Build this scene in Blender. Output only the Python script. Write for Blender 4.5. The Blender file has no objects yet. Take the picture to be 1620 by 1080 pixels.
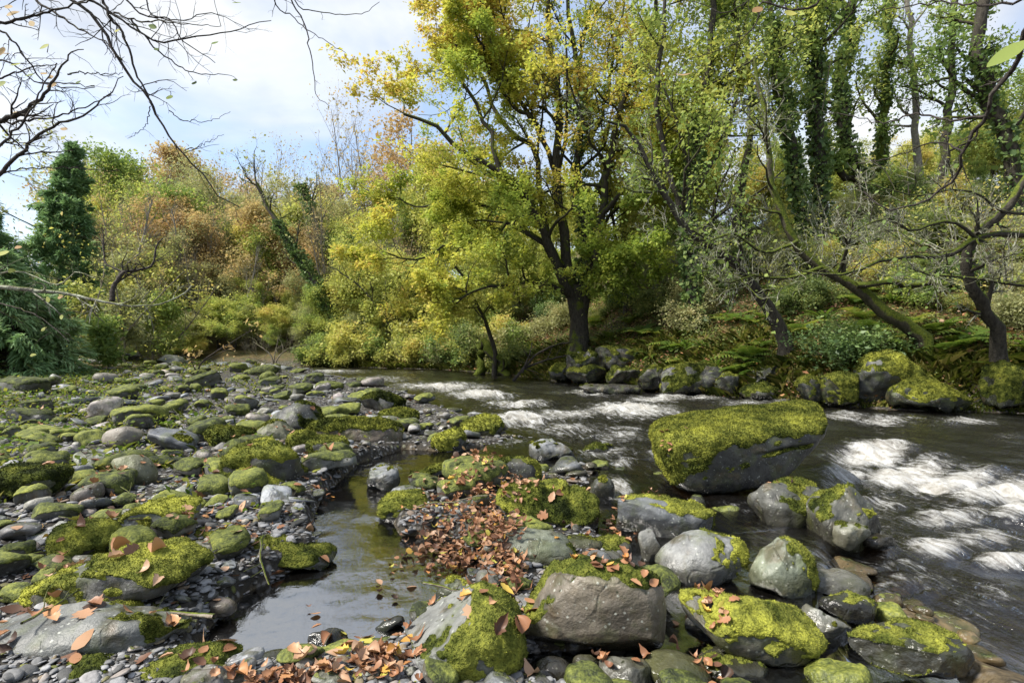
import bpy, bmesh, math
import numpy as np
from mathutils import Vector

SC = bpy.context.scene
COL = SC.collection
F, CX, CY, H = 900.0, 810.0, 540.0, 1.5      # photo measurements: focal length (px), centre, camera height (m)
TAU = 2*math.pi

# ------------------------------------------------------------------ maths
def wpt(px, py, Y):
    return (float((px-CX)/F*Y), float(Y), float(H-(py-CY)/F*Y))
def gpt(px, py, z=0.0):
    Y = (H-z)*F/(py-CY)
    return ((px-CX)/F*Y, Y)
def smooth(a, b, x):
    t = np.clip((np.asarray(x, float)-a)/(b-a), 0, 1)
    return t*t*(3-2*t)
def unit(v):
    return v/np.maximum(np.linalg.norm(v, axis=-1, keepdims=True), 1e-9)
def _h(i, j, k):
    n = (i*73856093) ^ (j*19349663) ^ (k*83492791)
    n = (n ^ (n >> 13))*1274126177
    n = n ^ (n >> 16)
    return (n & 0xffff)/65535.0
def vnoise(p):
    p = np.asarray(p, float)
    fl = np.floor(p); f = p-fl; u = f*f*(3-2*f)
    i, j, k = fl[:, 0].astype(np.int64), fl[:, 1].astype(np.int64), fl[:, 2].astype(np.int64)
    r = 0
    for dx in (0, 1):
        wx = u[:, 0] if dx else 1-u[:, 0]
        for dy in (0, 1):
            wy = u[:, 1] if dy else 1-u[:, 1]
            for dz in (0, 1):
                wz = u[:, 2] if dz else 1-u[:, 2]
                r = r+wx*wy*wz*_h(i+dx, j+dy, k+dz)
    return r*2-1
def fbm(p, o=4, seed=0.0, gain=.5):
    p = np.asarray(p, float)
    r, a, s = 0, 1.0, 0
    for q in range(o):
        r = r+a*vnoise(p*(2.03**q)+seed*7.31+q*13.7); s += a; a *= gain
    return r/s
def fbm2(x, y, sc, o=4, seed=0.0):
    return fbm(np.stack([x*sc, y*sc, np.full_like(x, seed*3.7)], -1), o, seed)
def seg_dist(x, y, poly, closed=False):
    P = np.asarray(poly, float); Q = np.roll(P, -1, 0)
    n = len(P) if closed else len(P)-1
    d = np.full(x.shape, 1e18)
    for k in range(n):
        ax, ay = P[k]; bx, by = Q[k]-P[k]
        t = np.clip(((x-ax)*bx+(y-ay)*by)/max(bx*bx+by*by, 1e-12), 0, 1)
        d = np.minimum(d, (x-ax-t*bx)**2+(y-ay-t*by)**2)
    return np.sqrt(d)
def inside(x, y, poly):
    P = np.asarray(poly, float); r = np.zeros(x.shape, bool); j = len(P)-1
    for i in range(len(P)):
        c = ((P[i, 1] > y) != (P[j, 1] > y))
        r ^= c & (x < (P[j, 0]-P[i, 0])*(y-P[i, 1])/(P[j, 1]-P[i, 1]+1e-12)+P[i, 0])
        j = i
    return r
def spline(pts, n):
    P = np.asarray(pts, float)
    if len(P) < 2: return P
    E = np.vstack([2*P[0]-P[1], P, 2*P[-1]-P[-2]])
    L = np.concatenate([[0], np.cumsum(np.linalg.norm(np.diff(P, axis=0), axis=1))])
    out = []
    for s in np.linspace(0, L[-1], n):
        k = min(np.searchsorted(L, s, side='right')-1, len(P)-2)
        t = (s-L[k])/max(L[k+1]-L[k], 1e-9)
        a, b, c, d = E[k], E[k+1], E[k+2], E[k+3]
        out.append(.5*((2*b)+(c-a)*t+(2*a-5*b+4*c-d)*t*t+(3*b-a-3*c+d)*t**3))
    return np.array(out)

# ------------------------------------------------------------------ meshes and objects
def mesh(name, V, faces, fattr=None, vattr=None, smooth_=True):
    """V (N,3); faces: list of (M,k) index arrays; fattr / vattr: per-face / per-vertex values"""
    me = bpy.data.meshes.new(name)
    V = np.asarray(V, np.float32)
    faces = [np.asarray(f, np.int32) for f in faces if len(f)]
    me.vertices.add(len(V)); me.vertices.foreach_set('co', V.ravel())
    tot = np.concatenate([np.full(len(f), f.shape[1], np.int32) for f in faces])
    lv = np.concatenate([f.ravel() for f in faces])
    me.loops.add(len(lv)); me.loops.foreach_set('vertex_index', lv)
    st = np.concatenate([[0], np.cumsum(tot)[:-1]]).astype(np.int32)
    me.polygons.add(len(tot)); me.polygons.foreach_set('loop_start', st)
    if smooth_: me.polygons.foreach_set('use_smooth', np.ones(len(tot), bool))
    for dom, D in (('FACE', fattr), ('POINT', vattr)):
        for k, a in (D or {}).items():
            a = np.asarray(a, np.float32)
            if a.ndim == 1:
                me.attributes.new(k, 'FLOAT', dom).data.foreach_set('value', a)
            else:
                me.attributes.new(k, 'FLOAT_VECTOR', dom).data.foreach_set('vector', a.ravel())
    me.update(calc_edges=True)
    return me
class Acc:
    def __init__(s): s.V = []; s.F = {}; s.n = 0; s.A = {}
    def add(s, V, Fs, rnd=None):
        for f in (Fs if isinstance(Fs, list) else [Fs]):
            k = f.shape[1]
            s.F.setdefault(k, []).append(f+s.n)
            s.A.setdefault(k, []).append(np.zeros(len(f)) if rnd is None else (np.full(len(f), rnd) if np.isscalar(rnd) else rnd))
        s.V.append(V); s.n += len(V)
    def mesh(s, name, smooth_=True):
        ks = list(s.F)
        return mesh(name, np.concatenate(s.V), [np.concatenate(s.F[k]) for k in ks],
                    {'rnd': np.concatenate([np.concatenate(s.A[k]) for k in ks])}, smooth_=smooth_)
def obj(name, me, mat=None, parent=None, loc=None):
    o = bpy.data.objects.new(name, me)
    if mat and me and not me.materials: me.materials.append(mat)
    COL.objects.link(o)
    if parent: o.parent = parent
    if loc is not None: o.location = loc
    return o
def tag(o, label=None, cat=None, group=None, kind=None):
    if label: o['label'] = label
    if cat: o['category'] = cat
    if group: o['group'] = group
    if kind: o['kind'] = kind
    return o
def empty(name, loc, label, cat, group=None):
    return tag(obj(name, None, loc=loc), label, cat, group)
def dup(o, loc, rz=0, sc=1.0, label=None, group=None, rot=None):
    r = o.copy(); COL.objects.link(r); r.location = loc
    r.rotation_euler = rot if rot is not None else (0, 0, rz)
    r.scale = (sc, sc, sc) if np.isscalar(sc) else sc
    if label: r['label'] = label
    if group: r['group'] = group
    for ch in o.children:
        c = ch.copy(); COL.objects.link(c); c.parent = r
    return r

# ------------------------------------------------------------------ node helper
class NT:
    def __init__(s, name):
        s.m = bpy.data.materials.new(name); s.m.use_nodes = True
        s.t = s.m.node_tree; s.t.nodes.clear()
        s.out = s.n('ShaderNodeOutputMaterial')
    def n(s, ty, **kw):
        nd = s.t.nodes.new(ty)
        for k, v in kw.items():
            if k.startswith('i_'):
                key = k[2:]; key = int(key) if key.isdigit() else key.replace('_', ' ')
                s.put(nd.inputs[key], v)
            else: setattr(nd, k, v)
        return nd
    def put(s, sock, v):
        if hasattr(v, 'outputs'): s.t.links.new(v.outputs[0], sock)
        elif isinstance(v, bpy.types.NodeSocket): s.t.links.new(v, sock)
        else:
            if isinstance(v, (tuple, list)) and len(v) == 3 and sock.type == 'RGBA': v = (*v, 1)
            sock.default_value = v
    def math(s, op, a, b=None, clamp=False):
        nd = s.n('ShaderNodeMath', operation=op, use_clamp=clamp); s.put(nd.inputs[0], a)
        if b is not None: s.put(nd.inputs[1], b)
        return nd
    def mix(s, f, a, b, bt='MIX'):
        nd = s.n('ShaderNodeMix', data_type='RGBA', blend_type=bt)
        s.put(nd.inputs[0], f); s.put(nd.inputs[6], a); s.put(nd.inputs[7], b)
        return nd.outputs[2]
    def ramp(s, f, stops, interp='LINEAR'):
        nd = s.n('ShaderNodeValToRGB'); nd.color_ramp.interpolation = interp
        e = nd.color_ramp.elements
        while len(e) < len(stops): e.new(0.5)
        for k, (p, c) in enumerate(stops):
            e[k].position = p; e[k].color = (*c, 1) if len(c) == 3 else c
        s.put(nd.inputs[0], f); return nd.outputs[0]
    def noise(s, vec, scale, detail=4, rough=.55, dist=0.0):
        nd = s.n('ShaderNodeTexNoise'); nd.inputs['Scale'].default_value = scale
        nd.inputs['Detail'].default_value = detail; nd.inputs['Roughness'].default_value = rough
        nd.inputs['Distortion'].default_value = dist
        if vec is not None: s.put(nd.inputs['Vector'], vec)
        return nd.outputs[0]
    def attr(s, name, out=2):
        return s.n('ShaderNodeAttribute', attribute_name=name).outputs[out]
    def step(s, x, a, b):
        nd = s.n('ShaderNodeMapRange', interpolation_type='SMOOTHSTEP')
        s.put(nd.inputs[0], x); nd.inputs[1].default_value = a; nd.inputs[2].default_value = b
        return nd.outputs[0]
    def bump(s, h, st, dist=.02, nrm=None):
        nd = s.n('ShaderNodeBump'); s.put(nd.inputs['Height'], h)
        nd.inputs['Strength'].default_value = st; nd.inputs['Distance'].default_value = dist
        if nrm is not None: s.put(nd.inputs['Normal'], nrm)
        return nd.outputs[0]
    def bsdf(s, col, rough=.8, normal=None, spec=.3):
        nd = s.n('ShaderNodeBsdfPrincipled'); s.put(nd.inputs['Base Color'], col); s.put(nd.inputs['Roughness'], rough)
        nd.inputs['Specular IOR Level'].default_value = spec
        if normal is not None: s.put(nd.inputs['Normal'], normal)
        return nd.outputs[0]
    def done(s, sh):
        s.put(s.out.inputs[0], sh); return s.m

# ------------------------------------------------------------------ materials
def mat_leaf(name, stops, trans=.45, rough=.55, var=.25):
    t = NT(name)
    r = t.attr('rnd')
    info = t.n('ShaderNodeObjectInfo')
    f = t.math('ADD', r, t.math('MULTIPLY', t.math('SUBTRACT', info.outputs['Random'], .5), var), clamp=True)
    c = t.ramp(f, stops)
    d = t.bsdf(c, rough, spec=.25)
    tr = t.n('ShaderNodeBsdfTranslucent'); t.put(tr.inputs[0], t.mix(.3, c, (1., 1., .35), 'MULTIPLY'))
    mx = t.n('ShaderNodeMixShader'); mx.inputs[0].default_value = trans
    t.put(mx.inputs[1], d); t.put(mx.inputs[2], tr)
    return t.done(mx)
def mat_bark(name, a, b, moss=.5, lichen=0.0, mosscol=((.04, .06, .008), (.13, .15, .02))):
    t = NT(name)
    g = t.n('ShaderNodeNewGeometry'); P = g.outputs['Position']
    mp = t.n('ShaderNodeMapping'); mp.inputs['Scale'].default_value = (1, 1, .35); t.put(mp.inputs[0], P)
    n1 = t.noise(mp, 14, 6, .65); n2 = t.noise(P, 2.2, 4); n3 = t.noise(P, 30, 3)
    c = t.ramp(n1, [(.3, a), (.7, b)])
    if lichen:
        c = t.mix(t.math('MULTIPLY', t.step(t.noise(P, 9, 4), .42, .6), lichen), c, (.36, .37, .28))
    sx = t.n('ShaderNodeSeparateXYZ'); t.put(sx.inputs[0], g.outputs['Normal'])
    m = t.step(t.math('ADD', t.math('MULTIPLY', sx.outputs[2], .55), n2), .98-moss, 1.12-moss)
    c = t.mix(m, c, t.ramp(n3, [(.35, mosscol[0]), (.7, mosscol[1])]))
    return t.done(t.bsdf(c, .85, t.bump(t.math('ADD', n1, n3), .7, .03), spec=.15))
def mat_moss():
    t = NT('moss')
    P = t.n('ShaderNodeNewGeometry').outputs['Position']
    n1 = t.noise(P, 11, 5, .6); n2 = t.noise(P, 70, 3, .6); n3 = t.noise(P, 2.2, 2)
    v = t.math('ADD', t.math('MULTIPLY', n1, .5), t.math('ADD', t.math('MULTIPLY', n2, .32), t.math('MULTIPLY', n3, .5)))
    oi = t.n('ShaderNodeObjectInfo')
    v = t.math('ADD', v, t.math('SUBTRACT', t.math('MULTIPLY', oi.outputs['Random'], .16), .21))
    r = t.math('ADD', v, t.math('MULTIPLY', t.math('SUBTRACT', t.attr('rnd'), .5), .22))
    c = t.ramp(r, [(.37, (.014, .02, .005)), (.47, (.06, .074, .012)), (.56, (.14, .15, .028)), (.72, (.33, .335, .05))])
    return t.done(t.bsdf(c, .9, t.bump(n2, .9, .02), spec=.1))
def mat_rock():
    """grey river stone tinted by the object's own colour; moss from the 'moss' vertex value; wet sheen near the water line"""
    t = NT('river_stone')
    g = t.n('ShaderNodeNewGeometry'); P = g.outputs['Position']
    info = t.n('ShaderNodeObjectInfo')
    of = t.n('ShaderNodeVectorMath', operation='ADD'); t.put(of.inputs[0], P)
    cm = t.n('ShaderNodeCombineXYZ'); t.put(cm.inputs[0], t.math('MULTIPLY', info.outputs['Random'], 40)); t.put(of.inputs[1], cm)
    Q = of.outputs[0]
    n1 = t.noise(Q, 3.5, 6, .6, .4); n2 = t.noise(Q, 22, 5, .6); n3 = t.noise(Q, 90, 2); n4 = t.noise(Q, 6, 3)
    base = t.ramp(n1, [(.25, (.38, .38, .38)), (.42, (.7, .7, .69)), (.55, (1, 1, .97)), (.75, (1.45, 1.4, 1.28))])
    c = t.mix(1, base, t.mix(1, info.outputs['Color'], (1.0, 1.0, 1.02), 'MULTIPLY'), 'MULTIPLY')
    c = t.mix(.55, c, t.ramp(n2, [(.3, (.45, .45, .42)), (.7, (1.25, 1.25, 1.25))]), 'MULTIPLY')
    c = t.mix(t.math('MULTIPLY', t.step(n4, .55, .7), .5), c, (.17, .12, .07))
    vo = t.n('ShaderNodeTexVoronoi', i_Scale=26.0); t.put(vo.inputs['Vector'], Q)
    sp = t.math('MULTIPLY', t.step(vo.outputs[0], .22, .12), t.step(n4, .38, .5))
    c = t.mix(t.math('MULTIPLY', sp, .55), c, (.46, .48, .42))
    alg = t.step(t.noise(Q, 5, 4), .5, .68)
    c = t.mix(t.math('MULTIPLY', alg, .45), c, (.10, .12, .035))
    # dark wet band just above the water surface
    sz = t.n('ShaderNodeSeparateXYZ'); t.put(sz.inputs[0], P)
    wet = t.math('MULTIPLY', t.step(t.math('ADD', sz.outputs[2], t.math('MULTIPLY', t.math('SUBTRACT', n4, .5), .22)), .17, .07), 1)
    c = t.mix(wet, c, t.mix(1, c, (.42, .40, .35), 'MULTIPLY'))
    ms = t.attr('moss')
    mk = t.step(t.math('ADD', ms, t.math('MULTIPLY', t.math('SUBTRACT', n2, .5), .7)), .42, .58)
    mn = t.math('ADD', t.math('MULTIPLY', t.noise(P, 12, 4), .6), t.math('MULTIPLY', t.noise(P, 75, 3), .45))
    mn = t.math('ADD', mn, t.math('MULTIPLY', t.math('SUBTRACT', info.outputs['Random'], .5), .16))
    mc = t.ramp(t.math('SUBTRACT', mn, .05), [(.34, (.015, .021, .005)), (.46, (.07, .085, .014)), (.56, (.14, .155, .028)), (.74, (.31, .32, .048))])
    film = t.math('MULTIPLY', t.step(t.math('ADD', t.math('MULTIPLY', ms, .8), t.math('ADD', t.math('MULTIPLY', n4, 1.3), t.math('MULTIPLY', n2, .9))), 1.12, 1.42), .7)
    c = t.mix(film, c, t.mix(n2, (.012, .014, .007), (.05, .055, .02)))
    v3 = t.n('ShaderNodeTexVoronoi', i_Scale=13.0); t.put(v3.inputs['Vector'], Q)
    c = t.mix(t.math('MULTIPLY', t.step(t.math('ADD', v3.outputs[0], t.math('MULTIPLY', n2, .35)), .33, .27), t.step(n1, .42, .52)), c, (.025, .028, .014))
    c = t.mix(mk, c, mc)
    rg = t.math('SUBTRACT', t.math('ADD', t.math('MULTIPLY', n2, .35), .34), t.math('MULTIPLY', wet, .36))
    rg = t.math('ADD', rg, t.math('MULTIPLY', mk, .35), clamp=True)
    vc = t.n('ShaderNodeTexVoronoi', feature='DISTANCE_TO_EDGE', i_Scale=3.2)
    wq = t.n('ShaderNodeVectorMath', operation='ADD'); t.put(wq.inputs[0], Q)
    nv = t.n('ShaderNodeTexNoise'); nv.inputs['Scale'].default_value = 4; t.put(nv.inputs['Vector'], Q)
    sc3 = t.n('ShaderNodeVectorMath', operation='SCALE'); t.put(sc3.inputs[0], nv.outputs['Color']); sc3.inputs['Scale'].default_value = .35; t.put(wq.inputs[1], sc3.outputs[0])
    t.put(vc.inputs['Vector'], wq.outputs[0])
    crk = t.math('MULTIPLY', t.step(vc.outputs[0], .035, .0), t.step(n4, .5, .58))
    c = t.mix(t.math('MULTIPLY', crk, t.math('SUBTRACT', .3, t.math('MULTIPLY', mk, .3))), c, (.015, .014, .012))
    hgt = t.math('ADD', t.math('MULTIPLY', n2, .7), t.math('MULTIPLY', n3, .25))
    hgt = t.math('SUBTRACT', hgt, t.math('MULTIPLY', crk, .3))
    hgt = t.math('ADD', hgt, t.math('MULTIPLY', mk, t.math('MULTIPLY', mn, 1.6)))
    return t.done(t.bsdf(c, rg, t.bump(hgt, .55, .025), spec=.45))
def mat_pebble():
    t = NT('pebble')
    P = t.n('ShaderNodeNewGeometry').outputs['Position']
    n = t.noise(P, 40, 4); r = t.attr('rnd')
    c = t.ramp(r, [(0, (.035, .035, .033)), (.25, (.09, .09, .088)), (.5, (.17, .17, .172)), (.72, (.29, .29, .295)), (.86, (.20, .15, .11)), (.95, (.10, .11, .035)), (1, (.17, .18, .03))])
    c = t.mix(.6, c, t.ramp(n, [(.3, (.5, .5, .5)), (.7, (1.3, 1.3, 1.3))]), 'MULTIPLY')
    return t.done(t.bsdf(c, t.math('ADD', t.math('MULTIPLY', n, .4), .45), t.bump(n, .5, .01), spec=.25))
def mat_ground():
    t = NT('ground')
    P = t.n('ShaderNodeNewGeometry').outputs['Position']
    v = t.n('ShaderNodeTexVoronoi', i_Scale=16.0); t.put(v.inputs['Vector'], P)
    v2 = t.n('ShaderNodeTexVoronoi', i_Scale=38.0); t.put(v2.inputs['Vector'], P)
    n = t.noise(P, 3, 6); n2 = t.noise(P, 24, 4)
    bw = t.n('ShaderNodeSeparateColor'); t.put(bw.inputs[0], v.outputs[1])
    g1 = t.ramp(bw.outputs[0], [(0, (.06, .055, .05)), (.5, (.15, .145, .14)), (.85, (.26, .255, .25)), (1, (.12, .13, .03))])
    g1 = t.mix(t.step(v.outputs[0], .25, .5), g1, (.03, .027, .022))
    bed = t.mix(.5, g1, (.16, .115, .055))
    fl = t.ramp(t.math('ADD', t.math('MULTIPLY', n, .6), t.math('MULTIPLY', n2, .4)), [(.3, (.02, .02, .008)), (.45, (.055, .06, .015)), (.55, (.11, .07, .03)), (.7, (.10, .11, .025))])
    c = t.mix(t.attr('forest'), t.mix(t.attr('under'), g1, bed), fl)
    h = t.math('ADD', t.math('MULTIPLY', v.outputs[0], -.8), n2)
    return t.done(t.bsdf(c, .8, t.bump(h, .8, .04), spec=.25))
def mat_water():
    t = NT('river_water')
    P = t.n('ShaderNodeNewGeometry').outputs['Position']
    fl = t.attr('flow', 1)
    dep = t.attr('depth'); foam = t.attr('foam'); chop = t.attr('chop')
    mp = t.n('ShaderNodeMapping'); mp.inputs['Scale'].default_value = (1.6, 7.0, 1); t.put(mp.inputs[0], fl)
    s1 = t.noise(mp, 2.4, 5, .6, .8)
    mp2 = t.n('ShaderNodeMapping'); mp2.inputs['Scale'].default_value = (1.3, 5.6, 1); t.put(mp2.inputs[0], fl)
    s2 = t.math('ADD', t.math('MULTIPLY', t.noise(mp2, 1.5, 8, .72, 1.6), .72), t.math('MULTIPLY', t.noise(P, 11, 6, .7, 1.0), .28))
    r1 = t.noise(P, 16, 3, .5, .3)
    hgt = t.math('ADD', t.math('MULTIPLY', s1, t.math('MULTIPLY', chop, 1.0)), t.math('MULTIPLY', r1, t.math('ADD', t.math('MULTIPLY', chop, .25), .03)))
    nrm = t.bump(hgt, .6, .05)
    op = t.math('SUBTRACT', 1.0, t.math('POWER', 2.718, t.math('MULTIPLY', dep, -3.0)), clamp=True)
    tr = t.n('ShaderNodeBsdfTransparent'); tr.inputs[0].default_value = (.80, .62, .36, 1)
    mk = t.n('ShaderNodeBsdfDiffuse'); mk.inputs[0].default_value = (.011, .010, .009, 1)
    b = t.n('ShaderNodeMixShader'); t.put(b.inputs[0], op); t.put(b.inputs[1], tr); t.put(b.inputs[2], mk)
    gl = t.n('ShaderNodeBsdfGlossy'); gl.inputs['Roughness'].default_value = .06; t.put(gl.inputs['Normal'], nrm)
    fr = t.n('ShaderNodeFresnel'); t.put(fr.inputs['IOR'], t.math('SUBTRACT', 6.0, t.math('MULTIPLY', t.math('MINIMUM', chop, 1.0), 4.3))); t.put(fr.inputs['Normal'], nrm)
    w = t.n('ShaderNodeMixShader'); t.put(w.inputs[0], fr); t.put(w.inputs[1], b); t.put(w.inputs[2], gl)
    fm = t.step(t.math('ADD', foam, t.math('MULTIPLY', t.math('SUBTRACT', s2, .5), t.math('SUBTRACT', 3.0, t.math('MULTIPLY', foam, 1.5)))), .36, 1.08)
    ff = t.bsdf(t.mix(t.step(s2, .35, .7), (.30, .28, .24), (.54, .55, .55)), .6, t.bump(s2, .5, .05), spec=.3)
    m = t.n('ShaderNodeMixShader'); t.put(m.inputs[0], t.math('MULTIPLY', fm, .88)); t.put(m.inputs[1], w); t.put(m.inputs[2], ff)
    return t.done(m)
# ------------------------------------------------------------------ the lie of the land
FAR = [(-60, 41), (-30, 37), (-20, 35.8), (-14, 34.4), (-9, 33), (-3.8, 30.6), (-.3, 26.2), (1.7, 21.8), (3.96, 18.6), (5.1, 15.9), (6.4, 14.5), (7.3, 13.2), (8.9, 12.4), (10.8, 11.9), (14, 9), (18, 4), (22, -4), (26, -20)]
NEAR = [(-60, 37.5), (-30, 34.8), (-20, 33.2), (-13, 30), (-9.3, 26.6), (-6.25, 22.5), (-3.8, 18), (-1.95, 13.5), (-.87, 11.25), (-.2, 9.64), (.6, 7.9), (1.05, 6.4), (1.3, 5.4), (1.5, 4.6), (1.83, 3.9), (2.0, 3.2), (2.05, 2.55), (2.2, 1.5), (2.6, -1), (4, -20)]
RIVER = FAR+NEAR[::-1]
FARLAND = FAR+[(400, -60), (400, 400), (-400, 400), (-400, 60)]
POOL = [gpt(*q) for q in [(318, 1048), (345, 990), (395, 940), (470, 905), (520, 880), (500, 845), (505, 815), (520, 780), (570, 735), (640, 712), (720, 716), (800, 702), (880, 690), (980, 692), (1000, 725), (900, 735), (840, 745), (740, 770), (690, 762), (645, 778), (605, 805), (625, 850), (700, 850), (745, 880), (760, 905), (700, 945), (690, 985), (640, 1012), (560, 1050), (440, 1066)]]
SHALLOW = [gpt(*q) for q in [(960, 735), (1040, 745), (1080, 800), (1200, 840), (1340, 860), (1420, 960), (1560, 1079), (1330, 1090), (1000, 1090), (840, 1079), (835, 1040), (1030, 1030), (1050, 940), (1010, 880), (960, 850), (930, 790)]]
def terr(x, y):
    x = np.asarray(x, float); y = np.asarray(y, float)
    inR = inside(x, y, RIVER); far = inside(x, y, FARLAND) & ~inR
    dN = seg_dist(x, y, NEAR); dF = seg_dist(x, y, FAR)
    n1 = fbm2(x, y, .45, 4, 1); n2 = fbm2(x, y, 2.6, 3, 2); n3 = fbm2(x, y, .06, 3, 3)
    zr = -.6*smooth(0, 1.8, np.minimum(dN, dF))+.06*n2
    zn = .05+.10*smooth(0, 3, dN)+.05*n1*smooth(0, 1, dN)+.035*n2+1.9*smooth(11, 26, -x-.15*y)+.25*smooth(6.5, 11, -x)
    zn = zn-.05*smooth(-3, 2, x)
    s = .27+.5*smooth(-4, 7, x)
    cap = 14-3*smooth(0, 10, x)
    zf = .42*smooth(0, .8, dF)+cap*(1-np.exp(-s*np.maximum(dF-.5, 0)/cap))+.12*n1*smooth(.3, 2, dF)+.05*n2+.9*n3*smooth(3, 12, dF)
    zf = zf+9*smooth(60, 170, dF)*smooth(8, -20, x)
    z = np.where(inR, zr, np.where(far, zf, zn))
    for poly, dep in ((POOL, .17), (SHALLOW, .135)):
        i = inside(x, y, poly); d = seg_dist(x, y, poly, True)
        sd = np.where(i, d, -d)
        w = smooth(-.13, .07, sd)
        bot = -dep+.045*n2
        z = np.where(z > bot, z*(1-w)+bot*w, z)
    return z
def terr1(x, y): return float(terr(np.array([x]), np.array([y]))[0])

def grid_faces(nx, ny):
    i = np.arange(nx-1)[None, :]+np.arange(ny-1)[:, None]*nx
    return np.stack([i, i+1, i+1+nx, i+nx], -1).reshape(-1, 4)
def build_land():
    # one sheet from the camera's feet to the horizon, finer near the camera
    yy = np.concatenate([np.linspace(-60, 1.2, 24)[:-1], 1.2*(42/1.2)**np.linspace(0, 1, 330), 42+np.cumsum(np.linspace(.6, 16, 50))])
    q = np.linspace(-1, 1, 420)
    u = np.sign(q)*(1.1*np.abs(q)+3.2*np.abs(q)**5)
    W = np.maximum(np.abs(yy), 3.0)
    X = u[None, :]*W[:, None]; Y = np.repeat(yy[:, None], len(u), 1)
    x, y = X.ravel(), Y.ravel()
    z = terr(x, y)
    inF = inside(x, y, FARLAND); dF = seg_dist(x, y, FAR)
    forest = np.where(inF, smooth(.15, .9, dF), smooth(7.5, 11, -x-.08*y+.8*fbm2(x, y, .5, 3, 9)))
    under = smooth(.03, -.03, z)
    me = mesh('ground', np.stack([x, y, z], -1), [grid_faces(len(u), len(yy))], vattr={'forest': forest, 'under': under})
    tag(obj('ground', me, mat_ground()), kind='structure')

# flow line of the river, for streaks along it
FLOW = spline([(-60, 39), (-20, 34.4), (-12, 31.8), (-6, 28.5), (-1.5, 22.5), (2.2, 15.5), (4.2, 11), (5.2, 8), (5.6, 5.5), (6.6, 2), (9, -6), (14, -20)], 90)
def flow_coords(x, y):
    P = FLOW; L = np.concatenate([[0], np.cumsum(np.linalg.norm(np.diff(P, axis=0), axis=1))])
    best = np.full(x.shape, 1e18); s = np.zeros_like(x); t = np.zeros_like(x)
    for k in range(len(P)-1):
        d = P[k+1]-P[k]; l = np.hypot(*d); d = d/l
        a = (x-P[k, 0])*d[0]+(y-P[k, 1])*d[1]
        ac = np.clip(a, 0, l)
        dd = (x-P[k, 0]-ac*d[0])**2+(y-P[k, 1]-ac*d[1])**2
        m = dd < best
        best = np.where(m, dd, best); s = np.where(m, L[k]+a, s)
        t = np.where(m, (x-P[k, 0])*-d[1]+(y-P[k, 1])*d[0], t)
    return s, t
# white water, measured on the photo's water surface: centre px, half-width px, half-height px, strength
RAPIDS = [(520, 588, 70, 5, .75), (600, 600, 70, 7, .6), (700, 612, 90, 8, .95), (640, 590, 60, 4, .35), (760, 625, 60, 9, 1.0), (820, 640, 60, 10, .85), (830, 665, 70, 16, .95), (900, 655, 70, 12, .8),
          (1000, 650, 90, 16, 1.0), (1040, 632, 60, 6, .8), (940, 622, 60, 6, .8), (900, 680, 90, 14, .65), (980, 690, 60, 18, .6), (1180, 640, 60, 7, .65), (800, 700, 50, 10, .5),
          (1100, 632, 70, 5, .75), (1330, 660, 60, 9, .75), (1400, 665, 70, 9, .7), (1530, 668, 60, 9, .75), (1600, 690, 50, 9, .4), (1380, 715, 70, 14, 1.1), (1430, 740, 75, 15, 1.3), (1340, 745, 45, 14, .9), (1500, 755, 80, 15, 1.2),
          (1580, 772, 80, 16, 1.25), (1400, 775, 80, 18, .55), (1620, 800, 60, 14, 1.0), (1500, 800, 90, 18, .75), (1480, 850, 60, 18, .95), (1560, 830, 80, 18, .75), (1600, 868, 60, 14, 1.1), (1430, 880, 60, 14, .5), (1380, 835, 50, 25, .5), (1450, 905, 90, 24, .5), (1560, 930, 90, 40, .42),
          (1330, 900, 70, 14, .35), (1520, 1000, 110, 35, .36), (960, 720, 60, 12, .6), (985, 735, 30, 14, .6), (975, 775, 28, 20, .85), (620, 705, 40, 6, .45), (610, 735, 40, 9, .35), (1160, 800, 60, 14, .4), (1230, 870, 70, 12, .3), (600, 815, 60, 10, .12), (1040, 720, 30, 25, .5), (1010, 985, 40, 25, .3), (1345, 738, 40, 12, .95), (1058, 738, 22, 14, .6), (1310, 760, 30, 8, .6), (1405, 850, 25, 18, .7), (800, 672, 30, 6, .6), (1060, 628, 45, 4, .8), (1240, 636, 40, 4, .6)]
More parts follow.
